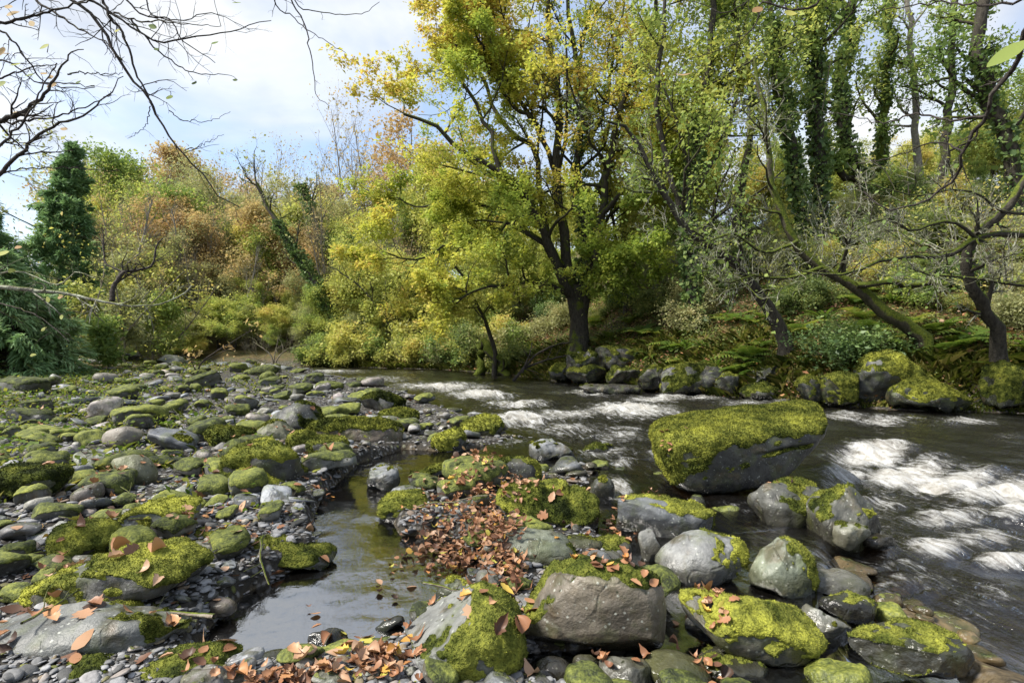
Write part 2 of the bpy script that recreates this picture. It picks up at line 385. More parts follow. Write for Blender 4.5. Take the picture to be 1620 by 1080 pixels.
def build_water():
    yy = 1.0*(46/1.0)**np.linspace(0, 1, 640)
    u = np.linspace(-1.45, 1.5, 760)
    X = u[None, :]*np.maximum(yy, 2.2)[:, None]; Y = np.repeat(yy[:, None], len(u), 1)
    x, y = X.ravel(), Y.ravel()
    tz = terr(x, y)
    px = CX+F*x/y; py = CY+F*H/y
    foam = np.zeros_like(x)
    for cx, cy, rx, ry, a in RAPIDS:
        foam = np.maximum(foam, a*np.exp(-((px-cx)/rx)**2-((py-cy)/ry)**2))
    s, t = flow_coords(x, y)
    inR = inside(x, y, RIVER); dB = seg_dist(x, y, RIVER, True)
    riv = np.where(inR, smooth(0, .7, dB), 0)
    far = smooth(4, 30, y)
    wob = fbm2(x, y, .35, 3, 5)
    a1 = fbm(np.stack([s*.75+wob, t*2.0, 0*s], -1), 4, 4)
    a2 = fbm(np.stack([s*2.1+wob*2, t*5.2, 0*s], -1), 3, 8)
    a3 = fbm(np.stack([s*4.5+wob*3, t*8.0, 0*s], -1), 3, 9)
    rip = fbm2(x, y, 5.5, 3, 11)
    chop = .06+riv*(.75+.5*a1)+foam*.8
    z = riv*(.045*a1+.018*a2)+foam*(.05+.14*a1+.10*a2+.05*a3)+.0035*rip
    # the ledge on the right: water slides over it and drops into a boil
    led = np.array([gpt(*q) for q in [(1300, 690), (1360, 705), (1430, 712), (1500, 730), (1570, 748), (1660, 765)]])
    dl = seg_dist(x, y, led)
    below = (py-np.interp(px, [1300, 1360, 1430, 1500, 1570, 1660], [690, 705, 712, 730, 748, 765])) > 0
    inx = smooth(1290, 1350, px)
    sd = np.where(below, dl, -dl)
    z = z+inx*(.06*np.exp(-(np.minimum(sd, 0)/.5)**2)-.17*smooth(-.05, .5, sd))
    keep = (tz < z+.05)
    fc = grid_faces(len(u), len(yy))
    fc = fc[keep[fc].any(1)]
    use = np.zeros(len(x), bool); use[fc.ravel()] = True
    idx = np.cumsum(use)-1
    V = np.stack([x, y, z], -1)[use]
    me = mesh('river_water', V, [idx[fc]], vattr={'depth': np.maximum(z-tz, 0)[use], 'foam': np.clip(foam, 0, 1.0)[use], 'chop': np.clip(chop, .05, 2)[use], 'flow': np.stack([s, t, 0*s], -1)[use]})
    tag(obj('river_water', me, mat_water()), kind='structure')
# ------------------------------------------------------------------ stones
_ico = {}
def ico(n):
    if n not in _ico:
        bm = bmesh.new(); bmesh.ops.create_icosphere(bm, subdivisions=n, radius=1)
        _ico[n] = (np.array([v.co[:] for v in bm.verts]), np.array([[v.index for v in f.verts] for f in bm.faces])); bm.free()
        _ico[n] = (unit(_ico[n][0]), _ico[n][1])
    return _ico[n]
def vnormals(V, T):
    fn = np.cross(V[T[:, 1]]-V[T[:, 0]], V[T[:, 2]]-V[T[:, 0]])
    N = np.zeros_like(V)
    for k in range(3): np.add.at(N, T[:, k], fn)
    return unit(N), fn
def rotz(a): c, s = math.cos(a), math.sin(a); return np.array([[c, -s, 0], [s, c, 0], [0, 0, 1]])
def roty(a): c, s = math.cos(a), math.sin(a); return np.array([[c, 0, s], [0, 1, 0], [-s, 0, c]])
def rotx(a): c, s = math.cos(a), math.sin(a); return np.array([[1, 0, 0], [0, c, -s], [0, s, c]])
def rock_shape(seed, sub, p=2.6, cuts=6, rough=.07, asp=(1, .8, .6), yaw=0, roll=0, pitch=0):
    r = np.random.default_rng(seed)
    D, T = ico(sub)
    e = (np.abs(D)**p).sum(-1)**(-1/p)
    V = D*e[:, None]
    for k in range(cuts):
        n = unit(r.normal(size=3)); d = r.uniform(.55, .86)
        q = V@n-d
        V = V-np.outer(np.where(q > 0, q*r.uniform(.75, 1.0), 0), n)
    V = V*np.asarray(asp)
    V = V@rotz(yaw).T@roty(roll).T@rotx(pitch).T
    N, _ = vnormals(V, T)
    V = V+N*(fbm(V*1.7, 3, seed % 97+.3)*rough*1.5+fbm(V*6, 3, seed % 89+.7)*rough*.4)[:, None]
    return V, T
def fit(V, w, d, h):
    e = V.max(0)-V.min(0); c = (V.max(0)+V.min(0))/2
    return (V-c)/e*np.array([w, d, h])
def moss_mask(V, N, amt, mdir, freq, seed, patch=.75):
    m = N@unit(np.asarray(mdir, float))*.75+patch*fbm(V*freq, 4, seed % 71+.2)
    return smooth(-.14, .2, m-(1-2*amt)+.35*fbm(V*freq*3.3, 3, seed % 67+.6))
def moss_shell(V, N, T, m, th, seed, blades, rng, blade=.014):
    """a cushion that swells out of the rock where the mask is high, with short tufts standing on it"""
    off = th*(smooth(.25, 1, m)*(.55+.9*np.clip(fbm(V/max(th*2.4, .01), 3, seed % 61+.4)+.25, 0, 1)))-.004
    f = T[m[T].mean(1) > .3]
    if len(f) < 8: return None
    use = np.unique(f); idx = np.zeros(len(V), int); idx[use] = np.arange(len(use))
    SV = V+N*off[:, None]
    A = Acc(); r1 = fbm(V*5, 3, seed % 53+.9)*.5+.5
    A.add(SV[use], idx[f], r1[f].mean(1))
    g = f[m[f].mean(1) > .55]
    if len(g) and blades:
        _, fn = vnormals(SV, g); ar = np.linalg.norm(fn, axis=1); pr = ar/ar.sum()
        k = rng.choice(len(g), blades, p=pr)
        b = rng.dirichlet((1, 1, 1), blades)
        P = (SV[g[k]]*b[:, :, None]).sum(1); NN = unit(N[g[k]].mean(1)+rng.normal(0, .45, (blades, 3)))
        tt = unit(np.cross(NN, rng.normal(size=(blades, 3))))
        L = blade*rng.uniform(.5, 1.5, (blades, 1)); w = L*.32
        q = np.stack([P-tt*w-NN*.003, P+tt*w-NN*.003, P+NN*L], 1).reshape(-1, 3)
        A.add(q, np.arange(blades*3).reshape(-1, 3), np.clip(r1[g[k]].mean(1)+rng.uniform(-.35, .45, blades), 0, 1))
    return A.mesh('moss')
ROCK = None; MOSS = None
FOOT = []          # footprints of placed stones (x, y, radius)
hrng = np.random.default_rng(5)
def place_rock(name, V, T, c, label, cat, tone, amt, mdir, seed, th, blades, blade, freq, group=None, patch=.75):
    N, _ = vnormals(V, T)
    m = moss_mask(V, N, amt, mdir, freq, seed, patch) if amt > 0 else np.zeros(len(V))
    base = V[:, 2].min()
    V = V-np.array([0, 0, base])
    o = obj(name, mesh(name, V, [T], vattr={'moss': m*.8}), ROCK, loc=(c[0], c[1], c[2]+base))
    o.color = (*tone, 1)
    tag(o, label, cat, group)
    if amt > 0 and th > 0:
        me = moss_shell(V, N, T, m, th, seed, blades, hrng, blade)
        if me: obj('moss', me, MOSS, parent=o)
    return o
GREY = (.22, .225, .235); PALE = (.34, .345, .33); DARK = (.085, .085, .08); BROWN = (.17, .135, .10); OLIVE = (.19, .19, .12); SLATE = (.18, .19, .21); MID = (.15, .148, .14)
def hero(bbox, label, tone=MID, moss=.5, mdir=(0, 0, 1), dep=.8, z0=0.0, seed=1, p=2.6, cuts=6, rough=.07, asp=(1, .8, .6), yaw=0, roll=0, pitch=0, sub=5, name='mossy_boulder', cat='boulder', bury=.3, Y=None, freq=None, th=None, blades=None, patch=.75):
    x0, y0, x1, y1 = bbox
    Yf = Y if Y else (H-z0)*F/(y1-CY)
    w = (x1-x0)/F*Yf/(1-(x1-x0)/F*dep*.35)
    Yc = Yf+w*dep*.42
    xc = ((x0+x1)/2-CX)/F*Yc
    if Y: z0 = H-(y1-CY)/F*Yf
    if Y and Y > 11:
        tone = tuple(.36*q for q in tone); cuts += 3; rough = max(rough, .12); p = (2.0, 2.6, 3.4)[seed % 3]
    zt = H-(y0-CY)/F*(Yc+w*dep*.1)
    h = max(zt-z0, .04)
    V, T = rock_shape(seed, sub, p, cuts, rough, asp, yaw, roll, pitch)
    V = fit(V, w, w*dep, h*(1+bury))
    c = (xc, Yc, z0+h/2-h*bury/2)
    FOOT.append((xc, Yc, w*.46)); FOOT.append((xc, Yc, w*dep*.46))
    if 0 < moss: moss = max(moss-(.15 if not Y else .21), .08)
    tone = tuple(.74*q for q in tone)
    th = th if th is not None else min(.024, .008+.022*w)
    blades = blades if blades is not None else int(np.clip(9000*w*w*moss*(6/Yc)**.5*2, 500, 16000))
    return place_rock(name, V, T, c, label, cat, tone, moss, mdir, seed, th, blades, float(np.clip(.0024*Yc, .007, .022)), freq or 2.2/max(w, .15), patch=patch)

def big_boulder():
    C = np.array([[1.60, 5.50, -.04], [2.66, 5.66, -.02], [1.68, 6.5, -.02], [3.2, 6.45, .10],
                  [1.38, 5.40, .56], [3.42, 5.86, .66], [1.50, 6.55, .66], [3.72, 6.76, .90]])
    D, T = ico(6)
    e = (np.abs(D)**5).sum(-1)**(-1/5); q = np.clip(D*e[:, None], -1, 1)
    u = (q+1)/2; V = 0
    for k in range(8):
        w = 1
        for ax in range(3): w = w*(u[:, ax] if (k >> ax) & 1 else 1-u[:, ax])
        V = V+w[:, None]*C[k]
    ctr = C.mean(0)
    N, _ = vnormals(V, T)
    V = V+N*(.045*fbm(V*1.6, 3, 3)+.022*fbm(V*5.5, 4, 4))[:, None]
    # a ragged split along the front face and a worn right end
    cr = np.exp(-((V[:, 2]-.40-.10*(V[:, 0]-2.6)+.03*fbm(V*4, 3, 6))/.018)**2)*smooth(2.35, 2.6, V[:, 0])*smooth(3.3, 3.0, V[:, 0])
    V = V-N*(cr*.035)[:, None]
    V = V-ctr
    FOOT.append((2.5, 6.1, .9)); FOOT.append((1.9, 5.9, .6)); FOOT.append((3.1, 6.2, .6))
    N, _ = vnormals(V, T)
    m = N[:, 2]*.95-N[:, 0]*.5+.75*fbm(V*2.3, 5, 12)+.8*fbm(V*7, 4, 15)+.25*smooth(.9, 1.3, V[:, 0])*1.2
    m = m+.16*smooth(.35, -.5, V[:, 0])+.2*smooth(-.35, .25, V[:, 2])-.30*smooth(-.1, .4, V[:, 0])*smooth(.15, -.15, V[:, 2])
    m = m-.22*smooth(-.2, -.6, N[:, 1])  # shade of the front face put into colour: moss thinned over dark rock
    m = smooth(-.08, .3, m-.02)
    base = V[:, 2].min(); V = V-np.array([0, 0, base])
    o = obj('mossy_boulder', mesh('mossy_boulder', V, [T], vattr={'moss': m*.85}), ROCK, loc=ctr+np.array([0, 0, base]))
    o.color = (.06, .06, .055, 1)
    tag(o, 'huge slab-sided boulder capped with bright moss, tilted beside the white water', 'boulder')
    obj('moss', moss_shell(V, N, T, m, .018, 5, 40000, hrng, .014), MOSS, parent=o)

def build_heroes():
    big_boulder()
    h = hero
    # --- near left
    h((48, 862, 322, 992), 'long leaning boulder with shaggy moss, lying behind the half bare one by the pool', MID, .60, (.5, .1, .75), dep=.6, z0=.05, seed=11, p=4, cuts=4, asp=(1, .55, .36), roll=-.42, sub=6)
    h((-60, 945, 290, 1085), 'half bare grey boulder with a mossy hump, at the near left edge of the pool', (.19, .195, .185), .36, (.85, .1, .5), dep=.55, z0=.02, seed=12, p=2.8, cuts=4, asp=(1, .55, .4), roll=-.3, sub=6)
    h((88, 822, 186, 890), 'round cushion of yellow green moss on a stone beside a grey cobble', MID, .86, (0, -.2, 1), z0=.14, seed=13, cuts=3, asp=(1, .9, .62))
    h((225, 1030, 372, 1110), 'moss block at the pool outlet with a pale slab against it', MID, .72, (.2, -.2, 1), z0=.04, seed=14, cuts=5, p=3.4, asp=(1, .8, .55), roll=-.15)
    h((85, 1044, 205, 1120), 'low hump of bright moss at the bottom edge of the stones', MID, .8, (0, 0, 1), z0=.05, seed=15, cuts=4)
    h((180, 1040, 300, 1110), 'pale bare slab between two mossy stones at the bottom edge', (.27, .28, .28), 0, z0=.03, seed=16, cuts=6, p=3.2, asp=(1, .8, .4), name='bare_boulder')
    h((380, 852, 528, 908), 'dark mossy stone running out into the pool as a low tail', DARK, .58, (-.4, -.1, 1), z0=.0, dep=.6, seed=17, asp=(1, .5, .35), roll=.16)
    h((487, 996, 550, 1024), 'small dark wet stone standing alone in the pool', (.07, .075, .075), 0, z0=-.01, dep=.6, seed=18, cuts=6, asp=(1, .6, .5), sub=4, name='pool_stone', cat='stone')
    h((594, 973, 640, 1001), 'slim leaning stone breaking the pool surface near the brown shallows', (.13, .14, .13), 0, z0=-.01, dep=.6, seed=19, cuts=4, asp=(1, .5, .4), roll=-.35, sub=4, name='pool_stone', cat='stone')
    h((365, 1028, 450, 1064), 'flat pointed slate half out of the pool by the leaf drift', (.12, .12, .12), 0, z0=-.01, dep=.55, seed=20, cuts=5, asp=(1, .5, .3), roll=-.18, sub=4, name='pool_stone', cat='stone')
    h((-10, 736, 100, 784), 'long dark block with a moss lid at the left edge of the shingle', DARK, .62, (.1, -.2, 1), z0=.2, dep=.7, seed=21, p=5, cuts=2, asp=(1, .7, .45))
    h((180, 716, 248, 768), 'smooth grey green rounded cobble leaning on mossy stones', OLIVE, .14, z0=.15, seed=22, cuts=2, p=2.2, name='bare_boulder', cat='stone', roll=.35, sub=4)
    h((205, 788, 325, 848), 'pale stone blotched with black moss beside the pebble patch', (.25, .26, .26), .55, (.1, -.2, .9), z0=.12, seed=23, cuts=6, patch=1.3)
    h((305, 832, 400, 872), 'low grey stone with moss on its left shoulder beside fallen leaves', (.2, .21, .18), .45, (-.8, 0, .7), z0=.08, seed=24, asp=(1, .7, .45), sub=4)
    h((240, 676, 312, 710), 'dark wedge of slate with a clean broken face amid grey stones', (.15, .16, .18), .06, z0=.18, seed=25, cuts=8, p=4, asp=(1, .6, .4), roll=.3, name='slate_wedge', cat='stone', sub=4)
    h((325, 672, 403, 708), 'domed dark moss stone behind the pale pebbles', DARK, .72, (0, -.2, 1), z0=.14, seed=26, cuts=3)
    h((362, 696, 482, 775), 'big dark boulder with thick brown moss at the edge of the channel', DARK, .68, (-.1, -.2, 1), z0=.08, seed=27, p=3, cuts=4)
    h((378, 737, 450, 778), 'stubby bright moss stone in front of the big dark boulder', DARK, .84, (0, -.35, 1), z0=.1, seed=28, p=3.4, cuts=3)
    h((488, 690, 552, 738), 'squarish boulder with bright moss top and bare dark foot by the channel', DARK, .6, (-.1, -.1, 1), z0=.05, seed=29, p=4, cuts=3, sub=5)
    h((456, 680, 502, 712), 'small round moss stone touching the squarish boulder', MID, .8, z0=.12, seed=30, cuts=2, sub=4)
    h((498, 656, 640, 706), 'broad flat boulder under a sheet of green moss, bare grey at its right end', BROWN, .56, (-.55, .0, .9), z0=.06, seed=31, p=3, cuts=5, dep=.7, asp=(1, .7, .4), roll=.16, sub=6)
    h((425, 634, 514, 690), 'dark pointed boulder like a small pyramid on the shingle', DARK, .45, (.5, .4, .8), z0=.12, seed=32, p=1.5, cuts=5, asp=(1, .8, .75))
    h((402, 664, 470, 702), 'grey green sloping boulder in the lee of the pyramid stone', OLIVE, .3, (-.5, 0, 1), z0=.12, seed=33, p=2, cuts=5)
    h((684, 676, 738, 714), 'round mossy boulder at the mouth of the side channel', DARK, .66, (-.2, -.2, 1), z0=0, seed=34, cuts=3)
    h((730, 656, 795, 692), 'dark mossy boulder at the edge of the rapids with water behind', DARK, .64, (0, 0, 1), z0=0, seed=35, p=3.2, cuts=3)
    h((576, 738, 634, 778), 'ragged grey and black rock standing in the channel', (.24, .25, .26), .3, (0, .3, 1), z0=-.02, seed=36, rough=.12, cuts=8, asp=(1, .8, .75), sub=5)
    h((650, 730, 748, 757), 'low dark ridge of moss and stones in the channel', DARK, .55, z0=-.02, dep=.5, seed=37, asp=(1, .5, .35), rough=.12)
    h((598, 778, 690, 828), 'mossy boulder at the channel bend with a green top', DARK, .66, (.1, -.1, 1), z0=-.01, seed=38, p=3, cuts=3, asp=(1, .8, .6), roll=-.12)
    h((742, 720, 855, 768), 'wide mossy boulder with a flat bright rim before the rapids', DARK, .55, (0, 0, 1), z0=.0, dep=.6, seed=39, p=3.4, cuts=3, asp=(1, .7, .5))
    h((570, 618, 640, 652), 'green domed boulder on the shingle point beside the rapids', MID, .72, z0=.06, seed=40, cuts=3, asp=(1, .8, .55))
    h((600, 645, 662, 676), 'mossy boulder tucked behind the broad flat one', DARK, .66, z0=.05, seed=41, cuts=3)
    # --- the bar in the middle and the near rocks
    h((788, 764, 946, 842), 'wide low boulder with a moss apron, behind the leaf drift', DARK, .6, (0, .1, 1), z0=.0, dep=.62, seed=42, p=3.6, cuts=4, asp=(1, .7, .45), sub=6)
    h((848, 758, 905, 800), 'knob of bright moss sitting on the wide low boulder', MID, .84, z0=.16, seed=43, cuts=2, sub=4)
    h((780, 836, 912, 905), 'smooth pale green boulder with a clump of moss at its right tip', (.24, .26, .20), .2, (.9, .1, .5), z0=.0, seed=44, cuts=3, p=2.3, asp=(1, .8, .55), roll=.15)
    h((816, 872, 1050, 1056), 'large brown and grey boulder with dark moss over its shoulders, nearest the camera', (.21, .18, .14), .47, (-.05, .25, 1), z0=-.02, dep=.7, seed=45, p=3.4, cuts=6, rough=.04, asp=(1, .8, .85), sub=6, bury=.15, patch=.5)
    h((632, 925, 830, 1120), 'boulder with a bare grey flank and a thick bright moss slope, by the pool edge', (.28, .285, .27), .56, (.75, -.1, .6), z0=-.02, dep=1.1, seed=46, p=3, cuts=4, rough=.05, asp=(.8, 1, .6), yaw=.3, roll=-.2, sub=6, bury=.1, patch=.45)
    h((688, 912, 762, 976), 'wet dark stone in the brown shallows behind the thick moss slope', (.16, .165, .17), .12, (0, 0, 1), z0=-.02, seed=47, cuts=6, rough=.09)
    h((1036, 836, 1178, 932), 'pale spotted boulder with one yellow moss patch on its right side', (.30, .305, .30), .46, (1, -.1, .3), z0=-.02, dep=.75, seed=48, p=1.9, cuts=6, rough=.05, asp=(1, .8, .7), roll=-.45, sub=6, patch=.22)
    h((1186, 850, 1290, 952), 'rounded pale green boulder with a moss back in the fast shallows', (.25, .28, .21), .54, (.9, -.05, .55), z0=-.03, dep=.8, seed=249, p=2.2, cuts=6, rough=.06, asp=(1, .8, .8), roll=.2, sub=6, patch=.4)
    h((1086, 932, 1295, 1048), 'slanting slab with a bright moss back, water trickling under it', (.2, .195, .16), .6, (.35, -.1, 1), z0=.02, dep=.6, seed=50, p=3, cuts=4, asp=(1, .65, .4), roll=.3, sub=6, patch=.5)
    h((1344, 985, 1525, 1072), 'low black wet rock streaked with moss at the edge of the fast water', (.12, .125, .115), .45, (.1, .2, 1), z0=-.04, dep=.6, seed=51, asp=(1, .65, .42), sub=6, rough=.1, roll=.1)
    h((970, 776, 1124, 856), 'grey ledge with wet combed moss, behind the pale spotted boulder', (.2, .21, .22), .5, (.3, .4, 1), z0=-.03, dep=.75, seed=52, p=3, cuts=5, asp=(1, .75, .45), roll=.22, sub=6)
    h((1186, 756, 1306, 838), 'cracked mossy rock wedged under the huge boulder', (.13, .13, .115), .42, (-.1, .1, 1), z0=-.03, seed=53, cuts=7, rough=.09, p=3)
    h((1286, 764, 1398, 864), 'blocky wet rock at the corner of the white water', (.15, .15, .13), .38, (-.2, .1, 1), z0=-.04, seed=54, cuts=6, p=4, rough=.08)
    h((1318, 826, 1374, 866), 'pale yellow stone at the foot of the blocky wet rock', (.36, .36, .29), .05, z0=-.03, seed=55, cuts=5, p=3, sub=4, name='wet_stone', cat='stone', Y=4.1)
    h((1362, 842, 1420, 870), 'small dark shelf of rock trailing into the white water', (.13, .12, .10), .1, z0=-.04, seed=56, sub=4, name='wet_stone', cat='stone')
    h((1270, 958, 1345, 1022), 'yellowish stone with a pale wet face by the fast water', (.34, .35, .33), .22, (-.7, 0, .7), z0=-.03, seed=57, cuts=5, sub=5, name='wet_stone', cat='stone', roll=.3)
    h((1278, 902, 1366, 944), 'pale stone just breaking the fast shallows', (.36, .37, .37), .15, (1, 0, .2), z0=-.02, seed=58, cuts=4, asp=(1, .7, .35), sub=4, name='wet_stone', cat='stone')
    h((1296, 930, 1385, 985), 'black mossy hump awash in the fast shallows', (.08, .08, .075), .35, z0=-.035, seed=59, rough=.1, asp=(1, .7, .4), sub=5)
    h((1018, 1030, 1124, 1100), 'olive egg shaped stone in front of the large brown boulder', (.22, .23, .13), 0, z0=-.03, seed=60, cuts=1, p=2.1, rough=.02, name='wet_stone', cat='stone', roll=.3)
    h((944, 1040, 1034, 1110), 'square pale grey stone against the olive egg shaped one', (.30, .31, .29), 0, z0=-.03, seed=61, cuts=6, p=3.4, name='wet_stone', cat='stone')
    h((1084, 972, 1165, 1012), 'smooth grey cobble in the shadow under the slanting slab', (.24, .25, .26), 0, z0=-.02, seed=62, cuts=1, p=2.2, rough=.02, sub=4, name='wet_stone', cat='stone')
    h((1105, 1030, 1210, 1080), 'dark green wet stone with tan spots at the bottom edge', (.13, .135, .11), .1, z0=-.03, seed=63, cuts=3, name='wet_stone', cat='stone', asp=(1, .7, .4))
    h((905, 1034, 950, 1085), 'narrow upright brown stone between leaves at the bottom edge', (.2, .19, .16), 0, z0=-.02, seed=64, cuts=3, sub=4, name='wet_stone', cat='stone')
    h((838, 1040, 905, 1100), 'grey brown round stone in the dark water at the bottom edge', (.22, .21, .19), 0, z0=-.03, seed=65, cuts=2, sub=4, name='wet_stone', cat='stone')
    h((815, 970, 848, 1022), 'small grey stone squeezed left of the large brown boulder', (.2, .205, .2), 0, z0=-.02, seed=66, cuts=3, sub=4, name='wet_stone', cat='stone')
    h((580, 1022, 650, 1110), 'dark upright stone holding back the leaf drift at the pool outlet', (.1, .1, .08), .08, z0=-.02, seed=67, cuts=3, p=3.4, sub=5, asp=(1, .8, .8), name='wet_stone', cat='stone')
    h((1010, 836, 1050, 892), 'pair of upright flakes of slate leaning together', (.27, .27, .25), 0, z0=-.02, seed=68, cuts=6, p=4, sub=4, name='wet_stone', cat='stone', asp=(.5, .8, 1), roll=-.2, dep=.6)
    h((885, 846, 955, 885), 'olive stone behind the large brown boulder', (.15, .16, .09), .2, z0=-.02, seed=69, cuts=2, sub=4, name='wet_stone', cat='stone')
    h((940, 848, 1000, 884), 'mottled grey and black stone next to the olive one', (.2, .2, .18), .4, z0=-.02, seed=70, cuts=3, sub=4, name='wet_stone', cat='stone', patch=1.2)
    h((940, 870, 985, 900), 'small pale stone in the gap behind the large brown boulder', (.34, .35, .33), 0, z0=-.02, seed=71, cuts=2, sub=4, name='wet_stone', cat='stone')
    h((925, 752, 972, 790), 'rounded dark stone in a little spill of white water', (.1, .105, .09), .2, z0=-.02, seed=72, cuts=2, sub=4, name='wet_stone', cat='stone')
    h((836, 693, 908, 730), 'pale wet rock with a tuft of grass in the quick water', (.32, .33, .34), .3, (-.3, 0, 1), z0=-.02, seed=73, cuts=5, rough=.1, asp=(1, .7, .4))
    h((920, 700, 972, 722), 'black weedy rock awash between ripples', (.07, .07, .065), .35, z0=-.03, seed=74, sub=4, asp=(1, .7, .4), rough=.12)
    # --- far bank, by the water
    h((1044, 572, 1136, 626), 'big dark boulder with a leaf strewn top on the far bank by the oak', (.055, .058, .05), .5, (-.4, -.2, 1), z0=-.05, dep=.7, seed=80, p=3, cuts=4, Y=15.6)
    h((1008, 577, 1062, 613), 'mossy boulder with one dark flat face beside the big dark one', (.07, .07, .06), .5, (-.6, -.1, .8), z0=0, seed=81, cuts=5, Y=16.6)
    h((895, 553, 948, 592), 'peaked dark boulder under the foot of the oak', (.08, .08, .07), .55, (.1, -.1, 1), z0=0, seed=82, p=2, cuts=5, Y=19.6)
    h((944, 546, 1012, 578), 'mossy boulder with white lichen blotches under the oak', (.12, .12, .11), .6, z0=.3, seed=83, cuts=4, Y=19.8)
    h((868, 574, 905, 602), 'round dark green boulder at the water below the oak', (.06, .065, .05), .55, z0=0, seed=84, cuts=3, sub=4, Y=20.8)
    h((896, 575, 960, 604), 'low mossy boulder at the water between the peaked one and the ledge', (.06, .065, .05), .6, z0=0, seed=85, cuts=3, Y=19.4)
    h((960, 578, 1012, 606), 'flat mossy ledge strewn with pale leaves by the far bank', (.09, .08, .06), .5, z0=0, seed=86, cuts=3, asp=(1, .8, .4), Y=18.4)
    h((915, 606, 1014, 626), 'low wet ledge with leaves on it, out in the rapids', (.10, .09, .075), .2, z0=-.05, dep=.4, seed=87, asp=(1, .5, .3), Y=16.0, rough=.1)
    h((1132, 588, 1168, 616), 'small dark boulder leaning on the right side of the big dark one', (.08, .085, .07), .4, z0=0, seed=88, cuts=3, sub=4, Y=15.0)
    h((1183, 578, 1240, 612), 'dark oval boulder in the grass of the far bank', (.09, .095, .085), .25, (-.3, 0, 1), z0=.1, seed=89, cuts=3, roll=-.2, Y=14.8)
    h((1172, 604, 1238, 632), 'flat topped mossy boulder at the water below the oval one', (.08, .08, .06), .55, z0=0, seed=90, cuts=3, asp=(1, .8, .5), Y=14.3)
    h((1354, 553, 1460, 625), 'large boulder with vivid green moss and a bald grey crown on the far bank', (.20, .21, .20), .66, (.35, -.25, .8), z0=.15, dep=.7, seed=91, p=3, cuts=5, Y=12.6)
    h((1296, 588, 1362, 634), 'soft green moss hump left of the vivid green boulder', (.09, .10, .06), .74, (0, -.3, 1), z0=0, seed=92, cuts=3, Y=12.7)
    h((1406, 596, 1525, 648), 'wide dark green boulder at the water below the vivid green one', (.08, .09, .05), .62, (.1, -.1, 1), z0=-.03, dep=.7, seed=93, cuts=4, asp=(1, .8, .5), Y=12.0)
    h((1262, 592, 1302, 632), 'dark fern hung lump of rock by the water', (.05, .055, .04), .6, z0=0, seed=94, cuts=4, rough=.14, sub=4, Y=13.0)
    h((1560, 570, 1625, 630), 'mossy rock half under ivy at the far right of the bank', (.08, .09, .05), .7, (0, -.2, 1), z0=.1, seed=95, cuts=3, Y=11.9)

